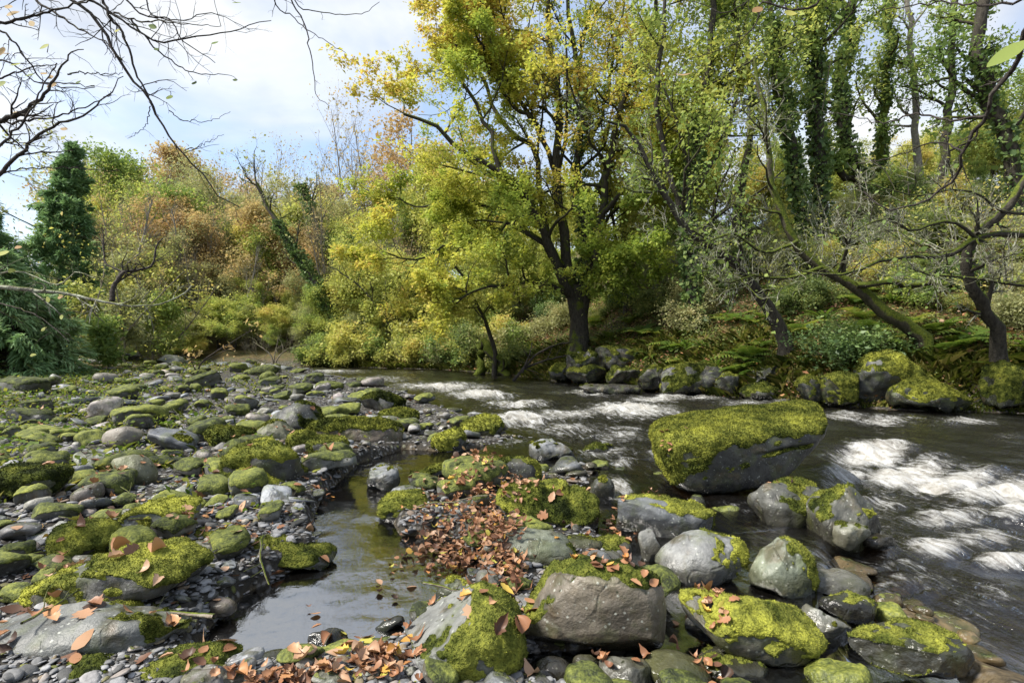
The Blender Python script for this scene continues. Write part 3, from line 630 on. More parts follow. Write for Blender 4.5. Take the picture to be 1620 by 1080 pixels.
# ------------------------------------------------------------------ the shingle bank: cobbles as individuals, the pebbles between them as one mass
def build_shingle():
    r = np.random.default_rng(21)
    def protos(n, s0, sub, flat, p, cuts, amt):
        out = []
        for k in range(n):
            sd = s0+k
            V, T = rock_shape(sd, sub, r.uniform(*p), int(r.integers(*cuts)), .07, (1, r.uniform(.6, .85), r.uniform(*flat)), 0, r.uniform(-.12, .12))
            V = fit(V, 1.0, np.ptp(V[:, 1]), 1.0)
            V = V*np.array([1, r.uniform(.62, .85)/max(np.ptp(V[:, 1]), .01), r.uniform(*flat)])
            N, _ = vnormals(V, T)
            if amt:
                a = r.uniform(*amt)
                m = moss_mask(V, N, a, (r.uniform(-.3, .3), r.uniform(-.3, .3), 1), 2.4, sd, .8)
                V = V+N*(.045*m*(.6+.8*np.clip(fbm(V*9, 3, sd), 0, 1)))[:, None]
            else:
                m = moss_mask(V, N, .12, (0, 0, 1), 2.4, sd, .8)*.6
            V[:, 2] -= V[:, 2].min()
            out.append(mesh('stone', V, [T], vattr={'moss': m*.85}))
        return out
    P_flat = protos(12, 300, 3, (.16, .36), (2.6, 4.5), (5, 10), None)
    P_round = protos(7, 330, 3, (.36, .58), (2.0, 2.8), (2, 6), None)
    P_moss = protos(14, 360, 4, (.36, .62), (2.2, 3.4), (3, 8), (.40, .66))
    for me in P_flat+P_round+P_moss: me.materials.append(ROCK)
    foot = [np.array(f) for f in FOOT]
    kinds = {
        'mossy_stone': (P_moss, 'moss covered stone lying loose among the grey stones of the shingle bank', 'moss covered stones on the shingle bank', 235),
        'slate_cobble': (P_flat, 'flat bare slate lying among the stones of the shingle bank', 'flat bare slates on the shingle bank', 290),
        'round_cobble': (P_round, 'rounded bare cobble lying among the stones of the shingle bank', 'rounded bare cobbles on the shingle bank', 230)}
    def land_ok(x, y):
        z = terr1(x, y)
        return z, (z > -.055 and not inside(np.array([x]), np.array([y]), FARLAND)[0] and not (seg_dist(np.array([x]), np.array([y]), NEAR)[0] > .35 and inside(np.array([x]), np.array([y]), RIVER)[0]))
    FT = np.array(foot)
    def clear(x, y, rad, k=.82):
        return bool((np.hypot(FT[:, 0]-x, FT[:, 1]-y) > (FT[:, 2]+rad)*k).all())
    for name in ('mossy_stone', 'slate_cobble', 'round_cobble'):
        PR, label, grp, n = kinds[name]
        got = 0
        for tr in range(14000):
            if got >= n: break
            py = 548+ (1085-548)*r.random()**1.75
            px = r.uniform(-60, 1000 if name != 'mossy_stone' else 860)
            if py > 840: px = r.uniform(-60, 1330)
            Y = 1.38*F/(py-CY)
            if Y > 34 or Y < 2.2: continue
            x = (px-CX)/F*Y
            if name == 'mossy_stone':
                s = np.clip(r.lognormal(math.log(.26), .42), .11, .75)*(1+.042*Y)
                if px > 560 and r.random() < .35: continue
            else:
                s = np.clip(r.lognormal(math.log(.19 if name == 'slate_cobble' else .15), .48), .07, .7)*(1+.045*Y)
            if Y < 5: s *= .8
            z, ok = land_ok(x, Y); ok = ok and z > -.015
            if not ok or not clear(x, Y, s*.42): continue
            me = PR[int(r.integers(len(PR)))]
            o = obj(name, me, loc=(x, Y, z-.10*s*r.uniform(.3, 1.2)))
            o.rotation_euler = (r.normal(0, .12), r.normal(0, .12), r.uniform(0, TAU)); o.scale = (s, s, s*r.uniform(.85, 1.2))
            if name == 'mossy_stone': t = np.array([.13, .13, .12])*r.uniform(.6, 1.5)
            elif name == 'slate_cobble': t = np.array([.21, .22, .24])*r.uniform(.45, 1.5)
            else: t = np.array([.26, .26, .25])*r.uniform(.5, 1.5)*np.array([1+r.uniform(-.05, .15), 1, 1-r.uniform(-.05, .12)])
            o.color = (*t, 1)
            tag(o, label, 'stone', grp)
            FT = np.vstack([FT, [x, Y, s*.42]])
            got += 1
    # stones under the pool: the brown bed shows them through the water
    got = 0
    for tr in range(4000):
        if got >= 230: break
        px, py = r.uniform(470, 1560), r.uniform(690, 1075)
        x, Y = gpt(px, py, -.08); z = terr1(x, Y)
        s = np.clip(r.lognormal(math.log(.15), .4), .07, .35)
        if z > -.045 or z < -.35 or not clear(x, Y, s*.4, .7): continue
        me = (P_flat+P_round)[int(r.integers(19))]
        o = obj('submerged_stone', me, loc=(x, Y, z-.02*s)); o.rotation_euler = (r.normal(0, .1), r.normal(0, .1), r.uniform(0, TAU)); o.scale = (s, s, max(min(s, (-z-.012)/.42), .06))
        o.color = (*(np.array([.24, .185, .11])*r.uniform(.45, 1.4)), 1)
        tag(o, 'brown stone lying under the clear shallow water', 'stone', 'brown stones under the shallow water')
        FT = np.vstack([FT, [x, Y, s*.4]]); got += 1
    # wet stones standing out of the quick shallows
    got = 0
    for tr in range(5000):
        if got >= 75: break
        px, py = r.uniform(640, 1480), 690+390*r.random()**1.2
        x, Y = gpt(px, py); z = terr1(x, Y)
        s = np.clip(r.lognormal(math.log(.20), .4), .09, .42)
        if z > -.02 or z < -.22 or inside(np.array([x]), np.array([Y]), POOL)[0] or not clear(x, Y, s*.42, .78): continue
        ms = r.random() < .38
        PR = P_moss if ms else P_flat+P_round
        o = obj('mossy_wet_stone' if ms else 'bare_wet_stone', PR[int(r.integers(len(PR)))]); hz = max(s*.9, (-z+r.uniform(.02, .09))/.36)
        o.location = (x, Y, z-.02); o.rotation_euler = (r.normal(0, .14), r.normal(0, .14), r.uniform(0, TAU)); o.scale = (s, s, min(hz, s*1.5))
        o.color = (*(np.array([.15, .148, .135])*r.uniform(.5, 1.5)), 1)
        tag(o, ('small mossy stone' if ms else 'small bare dark stone')+' standing wet in the quick shallows by the river', 'stone', ('mossy' if ms else 'bare')+' wet stones in the quick shallows')
        FT = np.vstack([FT, [x, Y, s*.42]]); got += 1
    # pebbles
    D, T = ico(2)
    n = 30000
    py = 545+(1100-545)*r.random(n)**1.25; Y = 1.4*F/(py-CY); px = r.uniform(-120, 1400, n); x = (px-CX)/F*Y
    k = (Y < 33) & (Y > 1.9); x, Y = x[k], Y[k]
    z = terr(x, Y); far = inside(x, Y, FARLAND); inR = inside(x, Y, RIVER) & (seg_dist(x, Y, NEAR) > .6)
    k = (z > -.025) & ~far & ~inR; x, Y, z = x[k], Y[k], z[k]
    n = len(x); s = np.clip(r.lognormal(math.log(.026), .5, n), .010, .09)*(1+.09*Y)
    cl = fbm2(x, Y, 1.2, 3, 77); s *= (1+.5*cl)*(.7+.3*smooth(3, 5, Y))
    n = len(x)
    base = [fit(rock_shape(700+q, 2, r.uniform(2.3, 4.5), int(r.integers(4, 9)), .08, (1, r.uniform(.5, .9), r.uniform(.25, .55)))[0], 1, r.uniform(.5, .9), r.uniform(.18, .42)) for q in range(12)]
    pick = r.integers(12, size=n); Vs = np.stack(base)[pick]
    a = r.uniform(0, TAU, n); c, sn = np.cos(a)[:, None], np.sin(a)[:, None]
    tx, ty = r.normal(0, .22, (2, n))
    X = Vs[:, :, 0]*c-Vs[:, :, 1]*sn; Yv = Vs[:, :, 0]*sn+Vs[:, :, 1]*c
    Z = Vs[:, :, 2]+X*tx[:, None]+Yv*ty[:, None]
    V = np.stack([X*s[:, None]+x[:, None], Yv*s[:, None]+Y[:, None], Z*s[:, None]+(z+s*.16)[:, None]], -1).reshape(-1, 3)
    Fs = (T[None]+np.arange(n)[:, None, None]*len(D)).reshape(-1, 3)
    rv = np.clip(r.normal(.5, .24, n), 0, 1)
    me = mesh('pebbles', V, [Fs], {'rnd': np.repeat(rv, len(T))})
    tag(obj('pebble_bed', me, mat_pebble()), 'bed of small grey pebbles between the larger stones', 'pebbles', kind='stuff')
    return FT
# ------------------------------------------------------------------ sky, sun, camera
SUN_AZ, SUN_EL = -108.0, 50.0       # degrees; azimuth from straight ahead, to the left
def build_light():
    w = bpy.data.worlds.new('World'); SC.world = w; w.use_nodes = True
    t = w.node_tree; t.nodes.clear()
    out = t.nodes.new('ShaderNodeOutputWorld'); bg = t.nodes.new('ShaderNodeBackground'); bg.inputs[1].default_value = .1
    sky = t.nodes.new('ShaderNodeTexSky'); sky.sky_type = 'NISHITA'; sky.sun_disc = False
    sky.sun_elevation = math.radians(SUN_EL); sky.sun_rotation = math.radians(SUN_AZ)
    sky.air_density = 1.0; sky.dust_density = 1.0
    tc = t.nodes.new('ShaderNodeTexCoord')
    sx = t.nodes.new('ShaderNodeSeparateXYZ'); t.links.new(tc.outputs['Generated'], sx.inputs[0])
    def M(op, a, b):
        n = t.nodes.new('ShaderNodeMath'); n.operation = op
        for i, v in enumerate((a, b)):
            if isinstance(v, (int, float)): n.inputs[i].default_value = v
            else: t.links.new(v, n.inputs[i])
        return n.outputs[0]
    zz = M('ADD', M('MAXIMUM', sx.outputs[2], 0.0), .22)
    cb = t.nodes.new('ShaderNodeCombineXYZ')
    t.links.new(M('DIVIDE', sx.outputs[0], zz), cb.inputs[0]); t.links.new(M('DIVIDE', sx.outputs[1], zz), cb.inputs[1]); cb.inputs[2].default_value = 3.1
    nz = t.nodes.new('ShaderNodeTexNoise'); nz.inputs['Scale'].default_value = 1.5; nz.inputs['Detail'].default_value = 8; nz.inputs['Roughness'].default_value = .52; nz.inputs['Distortion'].default_value = .5
    t.links.new(cb.outputs[0], nz.inputs['Vector'])
    rp = t.nodes.new('ShaderNodeValToRGB'); e = rp.color_ramp.elements; e[0].position = .36; e[0].color = (.2, .2, .2, 1); e[1].position = .60; e[1].color = (1, 1, 1, 1)
    t.links.new(nz.outputs[0], rp.inputs[0])
    # pale grey shading inside the cloud layer
    n2 = t.nodes.new('ShaderNodeTexNoise'); n2.inputs['Scale'].default_value = 2.6; n2.inputs['Detail'].default_value = 6
    t.links.new(cb.outputs[0], n2.inputs['Vector'])
    cr = t.nodes.new('ShaderNodeValToRGB'); q = cr.color_ramp.elements; q[0].position = .3; q[0].color = (2.2, 2.5, 3.1, 1); q[1].position = .62; q[1].color = (3.9, 4.0, 4.1, 1)
    t.links.new(n2.outputs[0], cr.inputs[0])
    mx = t.nodes.new('ShaderNodeMix'); mx.data_type = 'RGBA'
    t.links.new(rp.outputs[0], mx.inputs[0]); t.links.new(sky.outputs[0], mx.inputs[6]); t.links.new(cr.outputs[0], mx.inputs[7])
    t.links.new(mx.outputs[2], bg.inputs[0]); t.links.new(bg.outputs[0], out.inputs[0])
    L = bpy.data.lights.new('sun', 'SUN'); L.energy = 3.1; L.angle = math.radians(12); L.color = (1, .95, .86)
    s = obj('sun', L); a, e_ = math.radians(SUN_AZ), math.radians(SUN_EL)
    d = Vector((math.sin(a)*math.cos(e_), math.cos(a)*math.cos(e_), math.sin(e_)))
    s.rotation_euler = d.to_track_quat('Z', 'Y').to_euler()
    cam = bpy.data.cameras.new('camera'); cam.sensor_width = 36; cam.lens = 20; cam.clip_start = .05; cam.clip_end = 2000
    c = obj('camera', cam, loc=(0, 0, H)); c.rotation_euler = (math.pi/2, 0, 0); SC.camera = c
    SC.view_settings.view_transform = 'Standard'; SC.view_settings.look = 'None'; SC.view_settings.exposure = EXPOSURE; SC.view_settings.gamma = 1
    SC.cycles.max_bounces = 6; SC.cycles.diffuse_bounces = 4; SC.cycles.glossy_bounces = 3; SC.cycles.transparent_max_bounces = 12; SC.cycles.transmission_bounces = 4
    SC.cycles.caustics_reflective = False; SC.cycles.caustics_refractive = False
    SC.cycles.use_denoising = True
EXPOSURE = 1.46
# ------------------------------------------------------------------ wood
def tubes(P, R, n):
    """P (B,K,3) paths, R (B,K) radii -> one set of n-sided tubes"""
    B, K, _ = P.shape
    T = unit(np.gradient(P, axis=1))
    ch = unit(P[:, -1]-P[:, 0])
    ref = np.where(np.abs(ch[:, 2:3]) < .75, np.array([[0, 0, 1.]]), np.array([[1., 0, 0]]))[:, None, :]
    U = unit(np.cross(T, np.broadcast_to(ref, T.shape))); W = np.cross(T, U)
    a = np.arange(n)/n*TAU
    V = P[:, :, None, :]+R[:, :, None, None]*(U[:, :, None, :]*np.cos(a)[None, None, :, None]+W[:, :, None, :]*np.sin(a)[None, None, :, None])
    i = np.arange(n); j = (i+1) % n
    k = np.arange(K-1)[:, None]*n
    q = np.stack([k+i, k+j, k+n+j, k+n+i], -1).reshape(-1, 4)
    Fq = (q[None]+(np.arange(B)*K*n)[:, None, None]).reshape(-1, 4)
    return V.reshape(-1, 3), Fq
def grow(p0, d0, L, K, wob, up, rng):
    B = len(p0); P = np.zeros((B, K, 3)); P[:, 0] = p0; d = unit(d0)
    st = (L/(K-1))[:, None]
    for k in range(1, K):
        d = unit(d+rng.normal(0, wob, (B, 3))+np.array([0, 0, up]))
        P[:, k] = P[:, k-1]+d*st
    return P
def kids(P, R, n, rng, tmin=.3, tmax=1., ang=(50, 12), ratio=.5, K=6, wob=.18, up=.05, rr=.55, tip=.25, taper=.55, Labs=None, flat=0.0, bias=None):
    B, Kp, _ = P.shape
    t = np.sort(rng.uniform(tmin, tmax, (B, n)), axis=1)
    f = t*(Kp-1); i = np.minimum(f.astype(int), Kp-2); w = (f-i)[..., None]
    b = np.arange(B)[:, None]
    p0 = P[b, i]*(1-w)+P[b, i+1]*w
    tg = unit(P[b, i+1]-P[b, i])
    r0 = R[b, i]*(1-w[..., 0])+R[b, i+1]*w[..., 0]
    rv = rng.normal(size=tg.shape); rv[..., 2] *= (1-flat)
    pr = unit(rv-(rv*tg).sum(-1, keepdims=True)*tg)
    a = np.radians(rng.normal(ang[0], ang[1], (B, n)))[..., None]
    d = np.cos(a)*tg+np.sin(a)*pr
    if bias is not None: d = d+np.asarray(bias)
    plen = np.linalg.norm(np.diff(P, axis=1), axis=-1).sum(1)[:, None]
    L = (plen*ratio if Labs is None else np.full((B, n), Labs))*(1-taper*t)*rng.uniform(.55, 1.25, (B, n))
    p0, d, L, r0 = p0.reshape(-1, 3), d.reshape(-1, 3), L.reshape(-1), r0.reshape(-1)
    P2 = grow(p0, d, L, K, wob, up, rng)
    R2 = (r0*rr)[:, None]*np.linspace(1, tip, K)[None]
    return P2, R2
def path(pts, r0, r1, K=14, jit=.0, rng=None, flare=0.0):
    P = spline(pts, K)
    if jit: P[1:] += rng.normal(0, jit, (K-1, 3))
    t = np.linspace(0, 1, K)
    R = r0+(r1-r0)*t**.8
    if flare: R = R*(1+flare*np.exp(-t*K/1.3))
    return P[None], R[None]
def rough_trunk(V, amt, sd): 
    return V+amt*np.stack([fbm(V*2.2, 3, sd), fbm(V*2.2, 3, sd+5), fbm(V*2.2, 3, sd+9)], -1)
def leaves_at(P, D, size, rng, up=.45, asp=.55, along=0.0, sv=.4):
    """one folded diamond per leaf: base, sides and tip"""
    n = len(P)
    N = rng.normal(size=(n, 3)); N[:, 2] += up*2; N = unit(N)
    t = rng.normal(size=(n, 3))+(along*D if D is not None else 0)
    t = unit(t-(t*N).sum(1, keepdims=True)*N*(.8 if along else 1)); b = unit(np.cross(N, t))
    s = size*np.clip(rng.lognormal(0, sv, n), .4, 2.2)[:, None]
    m = P+t*s*.48+N*s*.08
    V = np.stack([P, m+b*s*asp*.5, P+t*s-N*s*.06, m-b*s*asp*.5], 1).reshape(-1, 3)
    return V, np.arange(n*4).reshape(-1, 4)
def on_twigs(P, n, rng, jit, t0=.2):
    B, K, _ = P.shape
    b = rng.integers(B, size=n); f = rng.uniform(t0, 1, n)*(K-1); i = np.minimum(f.astype(int), K-2); w = (f-i)[:, None]
    p = P[b, i]*(1-w)+P[b, i+1]*w
    return p+rng.normal(0, jit, (n, 3)), unit(P[b, i+1]-P[b, i]), b
def crown_mesh(P, n, size, rng, jit=.2, up=.45, asp=.6, along=.3, clump=.55, t0=.2, shift=0.0, hgrad=None):
    p, d, b = on_twigs(P, n, rng, jit, t0)
    V, Fq = leaves_at(p, d, size, rng, up, asp, along)
    cl = np.clip(fbm(p*.55, 3, rng.uniform(0, 50))*1.1+.5, 0, 1)
    r = np.clip(clump*cl+(1-clump)*rng.uniform(0, 1, n)+shift, 0, 1)
    return mesh('crown', V, [Fq], {'rnd': r}, smooth_=False)
def wood_mesh(levels, name='trunk', sides=(9, 6, 4, 3, 3), rough=.03, sd=1, start=0):
    A = Acc()
    for k, (P, R) in enumerate(levels):
        V, Fq = tubes(P, R, sides[min(k+start, 4)])
        if k+start == 0 and rough: V = rough_trunk(V, rough, sd)
        A.add(V, Fq)
    return A.mesh(name)
def ivy_mesh(P, R, n, size, rng, t1=1.0, thick=.10):
    """ivy leaves on the outside of a stem"""
    B, K, _ = P.shape
    b = rng.integers(B, size=n); f = rng.uniform(0, t1, n)**.9*(K-1); i = np.minimum(f.astype(int), K-2); w = (f-i)[:, None]
    c = P[b, i]*(1-w)+P[b, i+1]*w; r = R[b, i]*(1-w[:, 0])+R[b, i+1]*w[:, 0]
    T = unit(P[b, i+1]-P[b, i]); v = rng.normal(size=(n, 3)); v = unit(v-(v*T).sum(1, keepdims=True)*T)
    lump = .5+.9*np.clip(fbm(c*1.6+v*.6, 3, 7)+.4, 0, 1.4)
    kp = fbm(c*1.1+v*.8, 3, 19)+.25*rng.normal(size=n) > -.22; lump, c, v, r, T = lump[kp], c[kp], v[kp], r[kp], T[kp]; n = len(c)
    p = c+v*(r+thick*lump*rng.uniform(.1, 1.35, n)**.8)[:, None]
    V, Fq = leaves_at(p, None, size, rng, .2, .85)
    Vr = unit(v)
    return mesh('ivy', V, [Fq], {'rnd': np.clip(.35*lump+rng.uniform(0, .6, n), 0, 1)}, smooth_=False)
def cat_levels(a, b):
    """append paths of the same K"""
    return np.concatenate([a[0], b[0]]), np.concatenate([a[1], b[1]])
def local(lv, o):
    return [(P-np.asarray(o), R) for P, R in lv]

MAT = {}
def plant_materials():
    MAT['bark'] = mat_bark('bark', (.030, .026, .021), (.085, .076, .062), .34)
    MAT['oak_bark'] = mat_bark('oak_bark', (.022, .02, .016), (.075, .066, .052), .40)
    MAT['mossy_bark'] = mat_bark('mossy_bark', (.03, .027, .018), (.085, .075, .05), .62)
    MAT['grey_bark'] = mat_bark('grey_bark', (.13, .115, .10), (.28, .25, .22), .15, .3)
    MAT['lichen_bark'] = mat_bark('lichen_bark', (.10, .09, .07), (.26, .24, .20), .22, 1.0)
    MAT['twig_bark'] = mat_bark('twig_bark', (.025, .02, .018), (.07, .06, .052), .05)
    MAT['pale_bark'] = mat_bark('pale_bark', (.10, .08, .06), (.24, .20, .16), .18, .3)
    g = dict(
        oak=[(0, (.17, .26, .05)), (.3, (.34, .42, .08)), (.62, (.54, .54, .10)), (.85, (.64, .54, .13)), (1, (.60, .38, .13))],
        green=[(0, (.09, .15, .045)), (.4, (.21, .30, .08)), (.7, (.36, .43, .11)), (1, (.52, .52, .13))],
        yellow=[(0, (.24, .30, .08)), (.4, (.42, .45, .12)), (.75, (.57, .54, .15)), (1, (.60, .44, .15))],
        orange=[(0, (.38, .34, .16)), (.4, (.48, .38, .18)), (.75, (.52, .36, .17)), (1, (.44, .27, .13))],
        olive=[(0, (.19, .22, .11)), (.4, (.32, .34, .16)), (.75, (.42, .42, .20)), (1, (.46, .38, .20))],  # far-wood palettes lightened: distance haze is put into the leaf colour
        ivy=[(0, (.035, .065, .025)), (.45, (.09, .15, .05)), (.8, (.18, .26, .08)), (1, (.30, .35, .12))],
        conifer=[(0, (.09, .17, .075)), (.5, (.21, .35, .15)), (1, (.40, .52, .26))],
        under=[(0, (.05, .08, .03)), (.35, (.13, .18, .06)), (.62, (.24, .29, .09)), (.82, (.38, .38, .11)), (1, (.42, .26, .12))],
        fern=[(0, (.05, .10, .02)), (.6, (.13, .2, .03)), (1, (.3, .3, .05))],
        grass=[(0, (.06, .09, .015)), (.6, (.16, .19, .03)), (1, (.34, .30, .10))],
        litter=[(0, (.055, .032, .022)), (.2, (.13, .065, .04)), (.4, (.26, .12, .06)), (.58, (.36, .19, .10)), (.74, (.44, .29, .19)), (.86, (.42, .18, .05)), (.95, (.52, .35, .07)), (1, (.42, .38, .08))])
    for k, v in g.items():
        MAT[k] = mat_leaf('leaf_'+k, v, trans={'ivy': .3, 'conifer': .35, 'litter': .12}.get(k, .5), var={'oak': .05, 'ivy': .1, 'litter': 0}.get(k, .3), rough=.45 if k in ('ivy', 'litter') else .6)

def tree_obj(name, label, cat, base, lv, bark, crown=None, leafmat=None, ivy=None, group=None, twig_from=None, twigmat=None, rough=.04, sd=1):
    """Empty at the foot; trunk (all limbs), optional lichen twigs, crown, ivy as parts"""
    e = empty(name, base, label, cat, group)
    lo = local(lv, base)
    if twig_from:
        obj('trunk', wood_mesh(lo[:twig_from], rough=rough, sd=sd), MAT[bark], e)
        obj('twig', wood_mesh(lo[twig_from:], 'twig', start=twig_from), MAT[twigmat], e)
    else: obj('trunk', wood_mesh(lo, rough=rough, sd=sd), MAT[bark], e)
    for c in ([crown] if crown and not isinstance(crown, list) else (crown or [])):
        c.vertices.foreach_set('co', (np.array([v.co[:] for v in c.vertices])-np.asarray(base)).astype(np.float32).ravel()) if False else None
        obj('crown', c, MAT[leafmat], e)
    if ivy: obj('ivy', ivy, MAT['ivy'], e)
    return e

# ------------------------------------------------------------------ the old oak on the far bank
def build_oak():
    r = np.random.default_rng(31); Yo = 23.0
    W = lambda pts, y0=0, y1=0: [wpt(px, py, Yo+y0+(y1-y0)*k/(len(pts)-1)) for k, (px, py) in enumerate(pts)]
    bx, by, _ = wpt(915, 545, Yo); bz = terr1(bx, by); base = (bx, by, bz-.2)
    tr = path([base]+W([(917, 515), (913, 480), (914, 450)], 0, 0), .44, .30, 16, flare=.6)
    S = [path(W([(911, 500), (893, 380), (882, 280), (886, 180), (872, 90), (866, -20), (850, -140)], 0, .5), .27, .07, 16, .05, r),
         path(W([(916, 500), (927, 380), (912, 270), (925, 150), (900, 40), (905, -90)], .2, 1.8), .25, .06, 16, .05, r),
         path(W([(920, 505), (948, 380), (962, 270), (975, 200), (1003, 120), (1032, 50), (1040, -60)], 0, -1.2), .24, .06, 16, .05, r),
         path(W([(908, 470), (880, 420), (868, 385), (846, 335), (825, 300), (793, 275), (727, 237), (680, 195), (640, 180)], 0, -3), .24, .05, 16, .05, r),
         path(W([(905, 470), (868, 446), (812, 450), (770, 455), (727, 472), (680, 480)], 0, -3.5), .17, .03, 16, .04, r),
         path(W([(890, 420), (850, 380), (800, 352), (780, 393), (723, 382), (650, 410), (610, 400)], 0, -2), .15, .03, 16, .05, r),
         path(W([(868, 385), (850, 300), (845, 240), (800, 200), (760, 120), (745, 40), (735, -30)], 0, 2.5), .16, .04, 16, .06, r),
         path(W([(882, 280), (840, 190), (800, 120), (770, 40), (760, -60)], .5, -1.5), .13, .04, 16, .06, r),
         path(W([(945, 350), (985, 300), (1030, 260), (1075, 200), (1110, 150)], -.3, -2.5), .13, .03, 16, .06, r),
         path(W([(793, 275), (770, 200), (735, 120), (712, 40), (700, -40)], -2.2, -1), .10, .03, 16, .06, r),
         path(W([(840, 190), (790, 140), (760, 70), (730, 10)], -.5, -2.5), .09, .03, 16, .06, r),
         path(W([(905, 440), (960, 350), (1010, 300), (1060, 290), (1100, 300)], .3, 1.5), .12, .03, 16, .06, r),
         path(W([(905, 270), (950, 190), (965, 100), (985, 10), (990, -60)], 1, 2.4), .12, .03, 16, .06, r),
         path(W([(925, 350), (960, 270), (1000, 180), (1060, 100), (1090, 0)], .5, 3), .14, .03, 16, .06, r),
         path(W([(846, 335), (780, 330), (720, 310), (660, 330), (620, 310)], -1, 1.5), .11, .03, 16, .06, r),
         path(W([(900, 440), (930, 420), (985, 400), (1040, 395)], 0, -3), .10, .03, 16, .05, r)]
    P0 = np.concatenate([s[0] for s in S]); R0 = np.concatenate([s[1] for s in S])
    l1 = kids(P0, R0, 13, r, .22, 1, (55, 14), .36, 7, .22, .03, .5, .25, .35, flat=.25)
    l2 = kids(*l1, 7, r, .2, 1, (50, 15), .5, 5, .22, .0, .6, .3, .3, flat=.75)
    l3 = kids(*l2, 5, r, .25, 1, (45, 15), .55, 4, .22, .0, .6, .4, .3, flat=.85)
    lv = [tr, (P0, R0), l1, l2, l3]
    lo = local(lv, base)
    e = empty('oak_tree', base, 'great many stemmed oak with yellow and green leaves on the far bank of the river', 'tree')
    obj('trunk', wood_mesh(lo[:2]+lo[2:], rough=.07, sd=3), MAT['oak_bark'], e)
    P3 = lo[4][0]
    # leaf colour shifts towards yellow to the left and upwards
    p, d, b = on_twigs(P3, 225000, r, .10)
    V, Fq = leaves_at(p, d, .098, r, .9, .62, .4)
    cl = np.clip(fbm(p*.33, 3, 17)*1.2+.46-.026*p[:, 0]+.012*(p[:, 2]-6), 0, 1)
    rn = np.clip(.62*cl+.38*r.uniform(0, 1, len(p)), 0, 1)
    obj('crown', mesh('crown', V, [Fq], {'rnd': rn}, smooth_=False), MAT['oak'], e)
    ivy_b = local([S[1]], base)[0]
    obj('ivy', ivy_mesh(ivy_b[0], ivy_b[1], 2600, .12, r, .55, .12), MAT['ivy'], e)

# ------------------------------------------------------------------ trees traced on the far right bank
def traced(name, label, px, Y0, Y1, r0, r1, seed, bark='bark', leafmat=None, nleaf=0, leaf=.12, n1=9, n2=5, n3=4, ratio=.3, ivy=0, ivyt=.8, tmin=.3, up=.04, extra=(), twigmat=None, cat='tree', flare=.25, group=None, jit=.2, bias=None, ang=(55, 14), K1=7, wob=.2, shift=0, leafup=.45, ivythick=.16):
    r = np.random.default_rng(seed)
    pts = [wpt(x, y, Y0+(Y1-Y0)*k/max(len(px)-1, 1)) for k, (x, y) in enumerate(px)]
    bx, by, bz = pts[0]; gz = terr1(bx, by)
    pts = [(bx, by, min(gz, bz)-.15)]+([pts[0]] if bz-gz > .25 else [])+pts[1:]
    base = pts[0]
    S = [path(pts, r0, r1, 16, r1*.5, r, flare=flare)]
    for ep, ey0, ey1, a, b in extra:
        S.append(path([wpt(x, y, ey0+(ey1-ey0)*k/(len(ep)-1)) for k, (x, y) in enumerate(ep)], a, b, 16, b*.6, r))
    P0 = np.concatenate([s[0] for s in S]); R0 = np.concatenate([s[1] for s in S])
    lv = [(P0, R0)]
    lv.append(kids(P0, R0, n1, r, tmin, 1, ang, ratio, K1, wob, up, .45, .25, .4, bias=bias))
    lv.append(kids(*lv[1], n2, r, .2, 1, (48, 16), .55, 5, .25, up*.6, .6, .3, .3))
    lv.append(kids(*lv[2], n3, r, .2, 1, (45, 16), .55, 4, .25, up*.4, .65, .4, .3))
    if twigmat: lv = lv[:1]+[(P, np.maximum(R, q)) for (P, R), q in zip(lv[1:], (.009, .006, .0042))]
    lo = local(lv, base)
    e = empty(name, base, label, cat, group)
    if twigmat:
        obj('trunk', wood_mesh(lo[:2], rough=r0*.25, sd=seed), MAT[bark], e)
        obj('bare_crown', wood_mesh(lo[2:], 'bare_crown', start=2), MAT[twigmat], e)
    else: obj('trunk', wood_mesh(lo, rough=r0*.25, sd=seed), MAT[bark], e)
    if nleaf: obj('crown', crown_mesh(lo[3][0], nleaf, leaf, r, jit, leafup, shift=shift), MAT[leafmat], e)
    if ivy: obj('ivy', ivy_mesh(lo[0][0][:1], lo[0][1][:1], ivy, .13, r, ivyt, ivythick), MAT['ivy'], e)
    return e
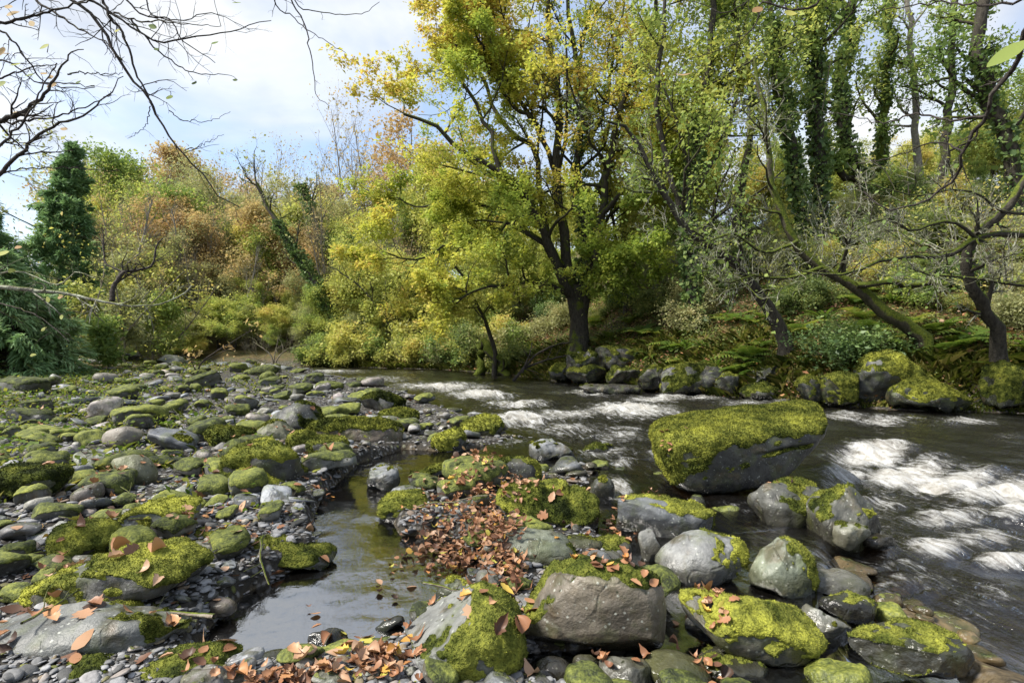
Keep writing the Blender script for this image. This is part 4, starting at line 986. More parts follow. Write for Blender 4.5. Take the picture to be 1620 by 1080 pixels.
def build_traced():
    T = traced
    # leaning, bare, over the water
    T('leaning_tree', 'dark leaning tree reaching far left over the bank from beside the ferns', [(1243, 545), (1222, 500), (1192, 455), (1172, 422), (1095, 370), (1040, 290), (1000, 215), (960, 190)], 15.4, 14, .20, .04, 101, 'oak_bark', 'green', 700, .09, 11, 6, 5, .26, twigmat='lichen_bark', tmin=.3)
    T('leaning_tree', 'mossy leaning tree bending left then upright above the vivid green boulder', [(1462, 537), (1400, 492), (1352, 452), (1292, 420), (1250, 372), (1226, 312), (1216, 250), (1210, 180), (1195, 90)], 13.6, 13.6, .19, .035, 102, 'mossy_bark', 'green', 500, .08, 12, 6, 5, .24, twigmat='lichen_bark', tmin=.3,
      extra=[([(1352, 452), (1400, 446), (1450, 452), (1500, 448)], 13.5, 13.2, .09, .05), ([(1300, 424), (1240, 440), (1190, 436), (1150, 445), (1100, 430)], 13.5, 12.4, .05, .012), ([(1262, 380), (1210, 400), (1160, 370), (1110, 385), (1060, 365)], 13.5, 12, .045, .01)])
    T('leaning_tree', 'black trunk curling up beside the right edge with long lichen covered limbs', [(1582, 556), (1572, 512), (1546, 472), (1530, 432), (1538, 380), (1600, 320), (1650, 240)], 12.6, 11.5, .19, .06, 103, 'oak_bark', 'green', 350, .08, 12, 6, 5, .26, twigmat='lichen_bark', tmin=.3,
      extra=[([(1700, 378), (1600, 370), (1545, 376), (1505, 402), (1440, 408), (1390, 415), (1330, 436), (1270, 430)], 12, 11.2, .09, .015), ([(1680, 455), (1600, 450), (1540, 440), (1480, 436), (1440, 425)], 11.4, 11, .05, .012), ([(1560, 385), (1500, 350), (1440, 365), (1400, 345), (1340, 370), (1290, 360)], 11.8, 11, .045, .01), ([(1660, 340), (1590, 335), (1530, 300), (1450, 310), (1380, 290)], 11.8, 11.2, .04, .01)])
    # ivy hung trunks on the slope
    T('ivy_clad_tree', 'slim ivy clad tree beside the gap of sky in the leaves', [(1285, 392), (1262, 285), (1246, 180), (1226, 80), (1215, -60)], 20.3, 20.5, .18, .08, 111, 'oak_bark', 'green', 3600, .12, 12, 5, 4, .22, ivy=5200, tmin=.35)
    T('ivy_clad_tree', 'straight thick tree under a heavy sleeve of ivy up the slope', [(1300, 360), (1294, 250), (1292, 150), (1286, 40), (1290, -90)], 21.5, 21.5, .24, .14, 112, 'oak_bark', 'green', 5200, .13, 12, 5, 4, .24, ivy=5200, ivyt=.9, ivythick=.15, tmin=.35)
    T('ivy_clad_tree', 'ivy clad tree with a swept foot and a curved stub', [(1374, 295), (1345, 258), (1332, 180), (1338, 80), (1362, -40)], 25.5, 25.5, .28, .17, 113, 'oak_bark', 'green', 5200, .13, 12, 5, 4, .22, ivy=4600, ivyt=.85, ivythick=.14, tmin=.35, extra=[([(1366, 290), (1325, 272), (1298, 240), (1286, 215)], 25.5, 25.3, .2, .1)])
    T('ivy_clad_tree', 'green barked upright tree standing clear against the sky on the slope', [(1392, 275), (1398, 180), (1404, 90), (1408, -40)], 26.5, 26.5, .22, .14, 114, 'mossy_bark', 'green', 3400, .12, 12, 5, 4, .22, ivy=2600, ivyt=.9, ivythick=.1, tmin=.3)
    T('slope_tree', 'thin bare tree with a kinked forked top against the sky', [(1452, 250), (1448, 140), (1440, 60), (1436, -40)], 27, 27, .2, .1, 115, 'grey_bark', 'green', 500, .10, 12, 5, 4, .25, tmin=.3)
    T('slope_tree', 'dark slender tree with level boughs near the top of the slope', [(1494, 232), (1503, 150), (1506, 60), (1512, -50)], 25, 25, .2, .12, 116, 'oak_bark', 'green', 2600, .12, 12, 5, 4, .3, tmin=.2)
    T('slope_tree', 'stout dark tree leaning out of the top right corner above the tangle', [(1606, 300), (1584, 190), (1560, 120), (1548, 50), (1548, -60)], 19, 19, .26, .16, 117, 'oak_bark', 'green', 4200, .12, 12, 5, 4, .3, ivy=1200, ivyt=.6, tmin=.3)
    T('slope_tree', 'dark tree hung with thin green leaves between the oak and the ivy clad trunks', [(1100, 470), (1086, 340), (1096, 250), (1118, 120), (1128, -20)], 19.5, 19.5, .22, .09, 118, 'oak_bark', 'green', 16000, .115, 14, 6, 4, .34, ivy=3200, ivyt=.6, tmin=.25, shift=.1, extra=[([(1090, 360), (1058, 270), (1040, 160), (1050, 40), (1060, -60)], 19.5, 19, .14, .05), ([(1100, 300), (1150, 210), (1170, 100), (1160, 0)], 19.5, 20, .12, .05)])
    T('slope_tree', 'thin dark sapling in the shade right of the oak', [(990, 470), (975, 380), (965, 300), (975, 220)], 24.5, 24.5, .11, .03, 119, 'bark', 'yellow', 4500, .13, 9, 5, 4, .35)
    T('slope_tree', 'bushy green tree filling the top between oak and ivy clad trunks', [(1165, 420), (1172, 300), (1190, 180), (1180, 60), (1190, -60)], 25, 25, .2, .08, 120, 'oak_bark', 'green', 7000, .12, 14, 6, 4, .36, tmin=.35, shift=.15)
    # the leaning bank willow and driftwood by the oak
    T('leaning_tree', 'thin black stem leaning over the water left of the oak', [(782, 552), (764, 500), (747, 468), (735, 440), (700, 400)], 25.5, 25, .12, .04, 121, 'oak_bark', 'yellow', 5000, .13, 9, 5, 4, .4, tmin=.4)
    T('fallen_log', 'pale mossy fallen trunk sliding from the bank into the river', [(760, 540), (772, 552), (788, 568), (800, 590), (806, 600)], 26.2, 25.2, .26, .17, 122, 'mossy_bark', n1=3, n2=2, n3=2, ratio=.25, cat='fallen log')
    T('driftwood', 'dark forked driftwood branch stuck at the foot of the oak bank', [(806, 612), (832, 578), (850, 560), (882, 545), (905, 540)], 22.2, 22.6, .07, .03, 123, 'twig_bark', n1=5, n2=2, n3=2, ratio=.4, cat='driftwood', extra=[([(830, 582), (862, 570), (905, 560), (940, 545)], 22.3, 22.8, .05, .02), ([(826, 590), (838, 560), (842, 540)], 22.2, 22.4, .04, .015)])

# ------------------------------------------------------------------ generic trees, copied into the wood
def proto_tree(name, h, r0, seed, bark, leafmat, nleaf, leaf, n=(16, 6, 4), ratio=.42, tmin=.25, lean=.0, wob=.06, stems=1, jit=.28, up=.05, ang=(55, 14), ivy=0, asp=.6, shift=0, spread=.25):
    r = np.random.default_rng(seed)
    S = []
    for k in range(stems):
        a = r.uniform(0, TAU); d = np.array([[math.cos(a)*spread*(stems > 1)+lean, math.sin(a)*spread*(stems > 1), 1.]])
        P = grow(np.array([[0, 0, -.3]]), d, np.array([h*r.uniform(.8, 1)]), 14, wob, .04, r)
        R = r0/stems**.5*np.linspace(1, .12, 14)[None]*(1+.4*np.exp(-np.arange(14)/1.2))[None]
        S.append((P, R))
    P0 = np.concatenate([s[0] for s in S]); R0 = np.concatenate([s[1] for s in S])
    lv = [(P0, R0)]
    lv.append(kids(P0, R0, n[0], r, tmin, 1, ang, ratio, 7, .18, up, .45, .2, .55))
    lv.append(kids(*lv[1], n[1], r, .25, 1, (50, 15), .48, 5, .22, up*.7, .6, .3, .3))
    lv.append(kids(*lv[2], n[2], r, .25, 1, (45, 15), .55, 4, .25, up*.5, .6, .4, .3))
    e = obj(name, None)
    obj('trunk', wood_mesh(lv, rough=.05, sd=seed, sides=(8, 5, 3, 3, 3)), MAT[bark], e)
    if nleaf: obj('crown', crown_mesh(lv[3][0], nleaf, leaf, r, jit, .4, asp, shift=shift), MAT[leafmat], e)
    if ivy: obj('ivy', ivy_mesh(P0[:1], R0[:1], ivy, .17, r, .7, .25), MAT['ivy'], e)
    e['h'] = h
    return e
def stand(proto, used, px, Y, top, label, cat, group, r, rz=None, wide=1.0):
    """one tree of the wood at photo column px and distance Y, its top at photo row top"""
    x = (px-CX)/F*Y; z = terr1(x, Y)
    hgt = H-(top-CY)/F*Y-z
    s = max(hgt/proto['h'], .15)
    rz = r.uniform(0, TAU) if rz is None else rz
    if proto.name not in used:
        used.add(proto.name); o = proto; o.location = (x, Y, z); o.rotation_euler = (0, 0, rz); o.scale = (s*wide, s*wide, s)
    else: o = dup(proto, (x, Y, z), rz, (s*wide, s*wide, s))
    return tag(o, label, cat, group)
def build_wood():
    r = np.random.default_rng(41); used = set()
    p = dict(
        yel=[proto_tree('yellow_tree', 11, .22, 201, 'bark', 'yellow', 24000, .145, stems=2), proto_tree('yellow_tree', 9, .18, 202, 'bark', 'yellow', 22000, .14, stems=3)],
        grn=[proto_tree('green_tree', 11, .22, 203, 'bark', 'green', 24000, .145, stems=2, shift=.1), proto_tree('green_tree', 9, .2, 204, 'bark', 'green', 22000, .14, stems=3, shift=.25)],
        org=[proto_tree('russet_tree', 12, .25, 205, 'grey_bark', 'orange', 15000, .14, n=(18, 7, 4)), proto_tree('russet_tree', 11, .22, 206, 'grey_bark', 'orange', 10000, .14, n=(18, 7, 4), stems=2)],
        olv=[proto_tree('olive_tree_of_the_wood', 10, .2, 207, 'pale_bark', 'olive', 20000, .13, stems=3), ],
        bare=[proto_tree('bare_tree', 16, .36, 208, 'grey_bark', 'olive', 0, .1, n=(20, 8, 5), ratio=.34, ang=(32, 9), up=.10, tmin=.3), proto_tree('bare_tree', 12, .2, 209, 'pale_bark', 'orange', 900, .14, n=(20, 8, 5), ratio=.36, ang=(38, 10), up=.10, stems=2)],
        ivy=[proto_tree('ivy_clad_tree', 12, .26, 210, 'bark', 'olive', 1200, .16, n=(14, 6, 4), ivy=5200, lean=.0)])
    p['olv'][0].name = 'dull_green_tree'
    L = dict(
        yel=('yellow leaved tree in the wood beyond the river', 'yellow trees in the wood'),
        grn=('yellow green tree in the wood beyond the river', 'green trees in the wood'),
        org=('russet brown tree in the wood beyond the river', 'russet trees in the wood'),
        olv=('dull green thin leaved tree in the wood beyond the river', 'dull green trees in the wood'),
        bare=('bare grey tree with upright branches above the wood', 'bare trees in the wood'),
        ivy=('tree wrapped in dark ivy in the wood beyond the river', 'ivy wrapped trees in the wood'))
    # kind, column px, distance, top row px
    spots = [
        # far ridge, left to right
        ('org', 150, 62, 250), ('org', 215, 66, 232), ('org', 262, 60, 222), ('org', 318, 64, 240), ('org', 360, 70, 270), ('grn', 190, 55, 262), ('yel', 130, 58, 285), ('org', 405, 75, 282), ('org', 500, 72, 300), ('org', 545, 66, 285), ('olv', 450, 70, 310), ('org', 640, 62, 200), ('org', 668, 58, 168), ('bare', 430, 60, 232), ('bare', 402, 64, 250), ('bare', 470, 62, 262), ('bare', 566, 52, 160), ('bare', 592, 55, 172), ('bare', 545, 58, 215), ('bare', 352, 66, 262), ('org', 590, 60, 300),
        # middle slope
        ('olv', 340, 52, 330), ('olv', 400, 50, 340), ('olv', 290, 50, 345), ('yel', 240, 48, 330), ('yel', 180, 47, 318), ('olv', 450, 50, 350), ('org', 520, 52, 330), ('yel', 590, 48, 340), ('bare', 505, 50, 320), ('grn', 640, 50, 300), ('yel', 690, 50, 250), ('bare', 310, 48, 330), ('bare', 215, 46, 340), ('grn', 120, 44, 340),
        # lower slope and water's edge
        ('grn', 300, 42, 425), ('olv', 360, 42, 410), ('grn', 345, 38.5, 470), ('yel', 265, 40, 420), ('yel', 210, 39, 390), ('olv', 160, 38, 400), ('yel', 455, 39, 455), ('grn', 410, 40, 440), ('olv', 500, 41, 420), ('yel', 560, 38, 400), ('grn', 600, 37, 420), ('yel', 640, 35, 405), ('grn', 520, 37, 455), ('olv', 470, 37.5, 480), ('yel', 680, 35, 420), ('grn', 720, 33.5, 440), ('yel', 745, 33, 470), ('grn', 230, 38.5, 470), ('olv', 390, 38, 490), ('yel', 310, 38.5, 500), ('grn', 440, 36.5, 510), ('yel', 610, 34.5, 490), ('olv', 560, 36, 490),
        # behind and right of the oak
        ('yel', 760, 40, 290), ('grn', 820, 38, 300), ('yel', 880, 42, 300), ('yel', 940, 40, 290), ('grn', 990, 36, 300), ('yel', 1040, 34, 250), ('grn', 800, 34, 330), ('yel', 850, 33, 350), ('yel', 960, 30, 330), ('yel', 1010, 28, 350), ('grn', 1050, 30, 230), ('yel', 1085, 32, 180), ('grn', 1120, 30, 330), ('yel', 1180, 33, 300), ('yel', 1230, 34, 285), ('grn', 905, 31, 390), ('yel', 760, 34, 380), ('olv', 1045, 24, 400),
        ('yel', 1430, 34, 232), ('yel', 1480, 36, 205), ('yel', 1530, 33, 195), ('yel', 1590, 34, 180), ('yel', 1395, 38, 250), ('grn', 1640, 26, 200), ('grn', 1550, 26, 300), ('grn', 1610, 22, 340), ('olv', 1450, 24, 330), ('grn', 1240, 24, 340),  ('yel', 1085, 40, 160),
        ('yel', 1165, 31, 215), ('grn', 1225, 30, 235), ('yel', 1290, 32, 210), ('grn', 1345, 31, 240), ('yel', 1400, 33, 215), ('grn', 1500, 30, 215), ('yel', 1560, 29, 150), ('grn', 1625, 27, 110),
        ('ivy', 118, 40, 215)]
    for kd, px, Y, top in spots:
        pr = p[kd][int(r.integers(len(p[kd])))]
        stand(pr, used, px, Y, top, L[kd][0], 'tree', L[kd][1], r, wide=(1.25 if kd in ('yel', 'grn', 'olv') and top > 380 else 1.0)*(.75 if kd == 'bare' else 1))
    for k in range(58):
        px = r.uniform(110, 660); kd = ['yel', 'olv', 'org', 'yel', 'bare', 'grn', 'olv', 'org'][k % 8]; pr = p[kd][int(r.integers(len(p[kd])))]
        top = r.uniform(290, 400)
        stand(pr, used, px, r.uniform(41, 60), top-(45 if kd == 'bare' else 0), L[kd][0], 'tree', L[kd][1], r, wide=.75 if kd == 'bare' else 1.15)
    for k in range(22):
        pr = p['bare'][k % 2]
        stand(pr, used, r.uniform(120, 650), r.uniform(37, 46), r.uniform(270, 420), L['bare'][0], 'tree', L['bare'][1], r, wide=.8)
    for k in range(16):
        px = r.uniform(120, 560); kd = ['yel', 'grn', 'olv', 'olv', 'grn'][k % 5]; pr = p[kd][int(r.integers(len(p[kd])))]
        stand(pr, used, px, r.uniform(35.8, 40), r.uniform(470, 535), L[kd][0], 'tree', L[kd][1], r, wide=1.6)
    # the dark ivy trunks leaning left across the wood
    traced('ivy_clad_tree', 'ivy covered tree leaning left above the far water, the nearer of two', [(552, 560), (525, 500), (495, 440), (462, 392), (430, 340), (405, 290)], 36.5, 37, .34, .12, 220, 'bark', 'olive', 700, .16, 10, 5, 4, .28, ivy=6500, ivyt=.75, ivythick=.22, ang=(40, 12), up=.1)
    traced('ivy_clad_tree', 'ivy covered tree leaning left above the far water, the farther of two', [(560, 470), (530, 420), (505, 370), (488, 325), (478, 290)], 43, 43.5, .36, .16, 221, 'bark', 'olive', 500, .18, 8, 5, 4, .3, ivy=6500, ivyt=1, ivythick=.3, ang=(40, 12), up=.1)
    traced('leaning_tree', 'pair of thin dark stems leaning left at the far water edge', [(655, 575), (625, 530), (597, 485), (560, 445), (520, 420)], 33.4, 34, .13, .04, 222, 'bark', 'yellow', 3600, .15, 8, 5, 4, .35, extra=[([(628, 548), (605, 510), (590, 480)], 33.6, 34, .1, .05)])
    for q in p.values():
        for o in q:
            if o.name not in used:
                for c in list(o.children): bpy.data.objects.remove(c)
                bpy.data.objects.remove(o)
            elif 'h' in o: pass
    for o in bpy.data.objects:
        if 'h' in o: del o['h']

# ------------------------------------------------------------------ conifers on the left
def conifer(name, label, px, Y, base_py, top_py, seed, rad, nspray, leaf=.34, nb=70, mat='conifer', droop=-.12, zb=.1):
    r = np.random.default_rng(seed)
    x = (px-CX)/F*Y; z = terr1(x, Y); h = H-(top_py-CY)/F*Y-z
    base = np.array([x, Y, z-.1])
    P0 = grow(np.zeros((1, 3)), np.array([[0, 0, 1.]]), np.array([h]), 12, .03, .05, r); R0 = .16*np.linspace(1, .1, 12)[None]
    t = np.sort(r.uniform(.03, 1, nb)); f = t*11; i = np.minimum(f.astype(int), 10); w = (f-i)[:, None]
    p0 = P0[0, i]*(1-w)+P0[0, i+1]*w; a = r.uniform(0, TAU, nb)
    d = np.stack([np.cos(a), np.sin(a), np.full(nb, .25)], -1)
    L = rad*(1.02-t**1.4)*r.uniform(.7, 1.15, nb)+.12
    P1 = grow(p0, d, L, 8, .10, droop, r); R1 = (.02+.012*L)[:, None]*np.linspace(1, .2, 8)[None]
    l2 = kids(P1, R1, 8, r, .15, 1, (48, 10), .42, 5, .12, droop*.6, .6, .3, .4, flat=.6)
    e = empty(name, tuple(base), label, 'tree')
    obj('trunk', wood_mesh([(P0, R0), (P1, R1), l2], rough=0, sides=(8, 4, 3, 3, 3)), MAT['bark'], e)
    p, dd, b = on_twigs(l2[0], nspray, r, .05, .05)
    V, Fq = leaves_at(p, dd+np.array([0, 0, -.35]), leaf, r, .6, .22, 3.2, .3)
    tier = np.clip(.5+.9*fbm(p*1.1, 3, seed), 0, 1)
    obj('crown', mesh('crown', V, [Fq], {'rnd': np.clip(.55*tier+.45*r.uniform(0, 1, len(p)), 0, 1)}, smooth_=False), MAT[mat], e)

# ------------------------------------------------------------------ undergrowth
def fern_mesh(seed, nf=11, L=.75, strap=False):
    r = np.random.default_rng(seed); A = Acc()
    for k in range(nf):
        a = k/nf*TAU+r.normal(0, .2); l = L*r.uniform(.65, 1.1); t = np.linspace(0, 1, 14)
        el = r.uniform(.7, 1.25)
        x = l*(t*math.cos(el)+.35*t**2); z = l*(t*math.sin(el)-.62*t**2.2)
        P = np.stack([x*math.cos(a), x*math.sin(a), z], -1); T = unit(np.gradient(P, axis=0)); S = unit(np.cross(T, [0, 0, 1.]))
        c = r.uniform(0, .5)
        if strap:
            w = (.028*np.sin(np.pi*np.clip(t*.9+.08, 0, 1)))[:, None]
            V = np.concatenate([P-S*w, P+S*w]); i = np.arange(13)
            A.add(V, np.stack([i, i+1, i+15, i+14], -1), c+r.uniform(0, .5)); continue
        for sg in (-1, 1):
            i = np.arange(1, 14); w = (l*.26*np.sin(np.pi*np.clip(t[i]*.88+.12, 0, 1)))[:, None]
            Pb = P[i]; tip = Pb+sg*S[i]*w+T[i]*w*.35-np.array([0, 0, .12])*w; hw = T[i]*l*.026
            V = np.stack([Pb-hw, (Pb+tip)/2-hw*1.1, tip, (Pb+tip)/2+hw*1.1, Pb+hw], 1).reshape(-1, 3)
            A.add(V, np.arange(len(i)*5).reshape(-1, 5), np.clip(c+r.uniform(0, .5, len(i)), 0, 1))
    return A.mesh('fern', False)
def far_slope_points(n, r, px=(560, 1760), d=(.4, 13), pw=1.3):
    out = []
    while len(out) < n:
        x = r.uniform(-12, 22, n*3); y = r.uniform(10, 38, n*3); k = inside(x, y, FARLAND)
        dd = seg_dist(x, y, FAR); ux = CX+F*x/y
        k &= (dd > d[0]) & (dd < d[1]) & (ux > px[0]) & (ux < px[1]) & (r.random(n*3) < (1.05-dd/d[1])**pw)
        out += list(zip(x[k], y[k], dd[k]))
    o = np.array(out[:n]); return o[:, 0], o[:, 1], o[:, 2]
def build_under():
    r = np.random.default_rng(61)
    # ferns
    prot = [fern_mesh(s, 11) for s in (1, 2, 3)]+[fern_mesh(s, 16, .6, True) for s in (4, 5)]
    for me in prot: me.materials.append(MAT['fern'])
    xs, ys, dd = far_slope_points(105, r, (930, 1680), (.5, 9), 1.0)
    fix = [(1180, 548, 16.0, 1.3, 0), (1165, 552, 15.8, 1.1, 1), (1060, 505, 19, 1.5, 3), (1030, 515, 19.5, 1.4, 4), (1085, 512, 18.5, 1.5, 3), (1010, 520, 20, 1.3, 4), (1110, 520, 18, 1.3, 3), (1440, 470, 14.6, 1.2, 0), (1490, 480, 14.2, 1.2, 2), (1520, 500, 13.6, 1.1, 1), (1380, 500, 14.5, 1.2, 2)]
    items = [((px-CX)/F*Y, Y, s, k) for px, py, Y, s, k in fix]+[(x, y, r.uniform(.7, 1.4), int(r.integers(5))) for x, y in zip(xs, ys)]
    for x, y, s, k in items:
        st = k > 2
        o = obj('strap_fern' if st else 'fern', None, loc=(x, y, terr1(x, y)-.02)); obj('fronds', prot[k], parent=o); o.scale = (s, s, s); o.rotation_euler = (-.2, 0, r.uniform(0, TAU))
        tag(o, 'strap leaved fern in the undergrowth of the far bank' if st else 'feathery fern in the undergrowth of the far bank', 'fern', 'strap ferns on the far bank' if st else 'feathery ferns on the far bank')
    # bushes
    protos = []
    for k, (mt, n, ls) in enumerate([('under', 9000, .062), ('ivy', 9000, .06), ('yellow', 6500, .066), ('olive', 6000, .06), ('green', 8000, .062)]):
        rr = np.random.default_rng(70+k); nb = 16
        a = rr.uniform(0, TAU, nb); el = rr.uniform(.35, 1.3, nb)
        d = np.stack([np.cos(a)*np.cos(el), np.sin(a)*np.cos(el), np.sin(el)], -1)
        P = grow(np.zeros((nb, 3)), d, rr.uniform(.6, 1.2, nb), 7, .2, .02, rr); R = np.full((nb, 1), .018)*np.linspace(1, .3, 7)[None]
        l2 = kids(P, R, 7, rr, .2, 1, (50, 14), .5, 5, .25, 0, .6, .4, .3); l3 = kids(*l2, 3, rr, .2, 1, (50, 14), .5, 4, .25, 0, .6, .4, .3)
        protos.append((wood_mesh([(P, R), l2, l3], 'stem', sides=(4, 3, 3, 3, 3), rough=0), crown_mesh(l3[0], n, ls, rr, .10, .5, .65)))
        protos[-1][0].materials.append(MAT['pale_bark']); protos[-1][1].materials.append(MAT[mt])
    lab = [('low mixed green bush', 'mixed green bushes on the far bank'), ('dark glossy ivy bush', 'ivy bushes on the far bank'), ('yellow leaved bush', 'yellow bushes on the far bank'), ('dull olive twiggy bush', 'olive bushes on the far bank'), ('fresh green bush', 'fresh green bushes on the far bank')]
    def bush(k, x, y, s, label=None, grp=True, sq=1.0):
        e = empty('bush', (x, y, terr1(x, y)-.05), label or lab[k][0]+' on the slope of the far bank', 'bush', lab[k][1] if grp else None)
        e.scale = (s, s, s*sq); e.rotation_euler = (0, 0, r.uniform(0, TAU))
        obj('stem', protos[k][0], parent=e); obj('foliage', protos[k][1], parent=e)
    xs, ys, dd = far_slope_points(120, r, (600, 1720), (2.6, 16), .2)
    for x, y, d in zip(xs, ys, dd):
        q = r.random()
        k = 0 if q < .30 else 1 if q < .40 else 2 if q < .60 else 3 if q < .80 else 4
        ux = CX+F*x/y
        if 870 < ux < 1000 and d < 3: continue
        bush(k, x, y, r.uniform(.45, .95)*(1+.055*d), sq=r.uniform(.7, 1.1))
    xs, ys, dd = far_slope_points(70, r, (330, 800), (.3, 9), .6)
    for x, y in zip(xs, ys): bush(int(r.choice([0, 2, 3, 4, 4, 2])), x, y, r.uniform(1.0, 1.9), sq=r.uniform(.7, 1.1))
    th = []
    for q in range(3):
        rr = np.random.default_rng(770+q); nb = 9; a = rr.uniform(0, TAU, nb); el = rr.uniform(.5, 1.35, nb)
        d = np.stack([np.cos(a)*np.cos(el), np.sin(a)*np.cos(el), np.sin(el)], -1)
        P = grow(np.zeros((nb, 3)), d, rr.uniform(1.2, 2.4, nb), 9, .14, .02, rr); R = np.full((nb, 1), .016)*np.linspace(1, .3, 9)[None]
        l2 = kids(P, R, 8, rr, .2, 1, (48, 14), .45, 6, .2, 0, .6, .35, .3); l3 = kids(*l2, 5, rr, .2, 1, (48, 14), .5, 4, .22, 0, .65, .4, .3)
        th.append((wood_mesh([(P, R), l2, l3], 'stem', sides=(4, 3, 3, 3, 3), rough=0), crown_mesh(l3[0], 420, .055, rr, .04, .5, .65)))
        th[-1][0].materials.append(MAT['lichen_bark']); th[-1][1].materials.append(MAT['yellow'])
    xs, ys, dd = far_slope_points(20, r, (930, 1700), (1.8, 10), .2)
    for x, y in zip(xs, ys):
        e = empty('twiggy_shrub', (x, y, terr1(x, y)-.05), 'pale twiggy shrub almost bare of leaves on the far bank slope', 'shrub', 'pale bare shrubs on the far bank')
        s = r.uniform(.7, 1.4); e.scale = (s, s, s); e.rotation_euler = (0, 0, r.uniform(0, TAU)); q = int(r.integers(3))
        obj('stem', th[q][0], parent=e); obj('foliage', th[q][1], parent=e)
    x, y, _ = wpt(1345, 560, 14.0); bush(1, x, y, 1.25, 'rounded dark ivy bush behind the vivid green boulder', False, .75)
    # leafy ground cover on the slope
    n = 90000
    xs, ys, dd = far_slope_points(n, r, (300, 1850), (.15, 15), .8)
    z = terr(xs, ys); cl = fbm2(xs, ys, .9, 3, 31)
    hh = np.clip(.12+.34*cl, .02, .5)*smooth(.1, 1.2, dd)+.03
    p = np.stack([xs, ys, z+hh*r.random(n)], -1)
    V, Fq = leaves_at(p, None, .07, r, .6, .6)
    rv = np.clip(.45+.5*fbm2(xs, ys, .55, 3, 37)+r.uniform(-.3, .3, n), 0, 1)
    tag(obj('undergrowth', mesh('undergrowth', V, [Fq], {'rnd': rv}, smooth_=False), MAT['under']), 'low leafy undergrowth covering the far bank', 'undergrowth', kind='stuff')
    # dead leaves on the slope
    n = 34000
    xs, ys, dd = far_slope_points(n, r, (560, 1800), (.05, 11), .8)
    k = fbm2(xs, ys, .7, 3, 41)+r.normal(0, .2, n) > 0; xs, ys = xs[k], ys[k]
    p = np.stack([xs, ys, terr(xs, ys)+.03+.26*r.random(len(xs))**2], -1)
    V, Fq = leaves_at(p, None, .095, r, 1.6, .7)
    tag(obj('leaf_litter', mesh('leaf_litter', V, [Fq], {'rnd': r.uniform(0, .85, len(xs))}, smooth_=False), MAT['litter']), 'brown fallen leaves lying on the far bank', 'leaf litter', kind='stuff')
    # grass fringe of the far bank and weeds on the left shingle
    n = 26000
    xs, ys, dd = far_slope_points(n, r, (150, 1850), (.0, 2.6), 1.0)
    ti = np.floor(xs*3.2)*1.0+np.floor(ys*3.2)*17; L = .28+.16*np.sin(ti*12.9898)
    n2 = 9000; y2 = 3.2+26*r.random(n2)**1.4; x2 = -y2*r.uniform(.34, 1.02, n2)-r.uniform(0, 2.5, n2)
    k = (fbm2(x2, y2, .8, 3, 51)+.25*smooth(4, 9, -x2) > .12) & (terr(x2, y2) > .1); x2, y2 = x2[k], y2[k]
    def blades(x, y, L, mat, name, label, w0=.006):
        n = len(x); a = r.uniform(0, TAU, n); ln = L*r.uniform(.5, 1.3, n); be = r.uniform(.2, .9, n)
        b = np.stack([x, y, terr(x, y)-.01], -1); d = np.stack([np.cos(a)*be, np.sin(a)*be, np.ones(n)], -1); s = np.stack([-np.sin(a), np.cos(a), 0*a], -1)*(w0*(1+.09*y))[:, None]
        m = b+d*(ln*.55)[:, None]; t = b+d*ln[:, None]*np.array([1.35, 1.35, .72])
        V = np.stack([b-s, b+s, m+s*.8, t, m-s*.8], 1).reshape(-1, 3)
        tag(obj(name, mesh(name, V, [np.arange(n*5).reshape(-1, 5)], {'rnd': r.uniform(0, 1, n)}, smooth_=False), MAT[mat]), label, 'grass', kind='stuff')
    blades(xs, ys, L, 'grass', 'bank_grass', 'fringe of grass along the far water edge')
    blades(x2, y2, .14, 'grass', 'shingle_grass', 'thin grass growing between the stones on the left')
    n = 30000; y3 = 2.6+30*r.random(n)**1.3; x3 = -y3*r.uniform(.40, 1.05, n)-r.uniform(0, 4, n)
    k = (fbm2(x3, y3, .7, 3, 57)+.35*smooth(3, 11, -x3) > .16) & (terr(x3, y3) > .12); x3, y3 = x3[k], y3[k]
    p = np.stack([x3, y3, terr(x3, y3)+.02+.13*r.random(len(x3))], -1)
    V, Fq = leaves_at(p, None, .05, r, .9, .7)
    V = V; rv = np.clip(.55+.35*r.normal(size=len(x3)), 0, 1)
    tag(obj('ground_weed', mesh('ground_weed', V, [Fq], {'rnd': rv*.9}, smooth_=False), MAT['fern']), 'small green weeds growing among the stones on the left', 'weeds', kind='stuff')

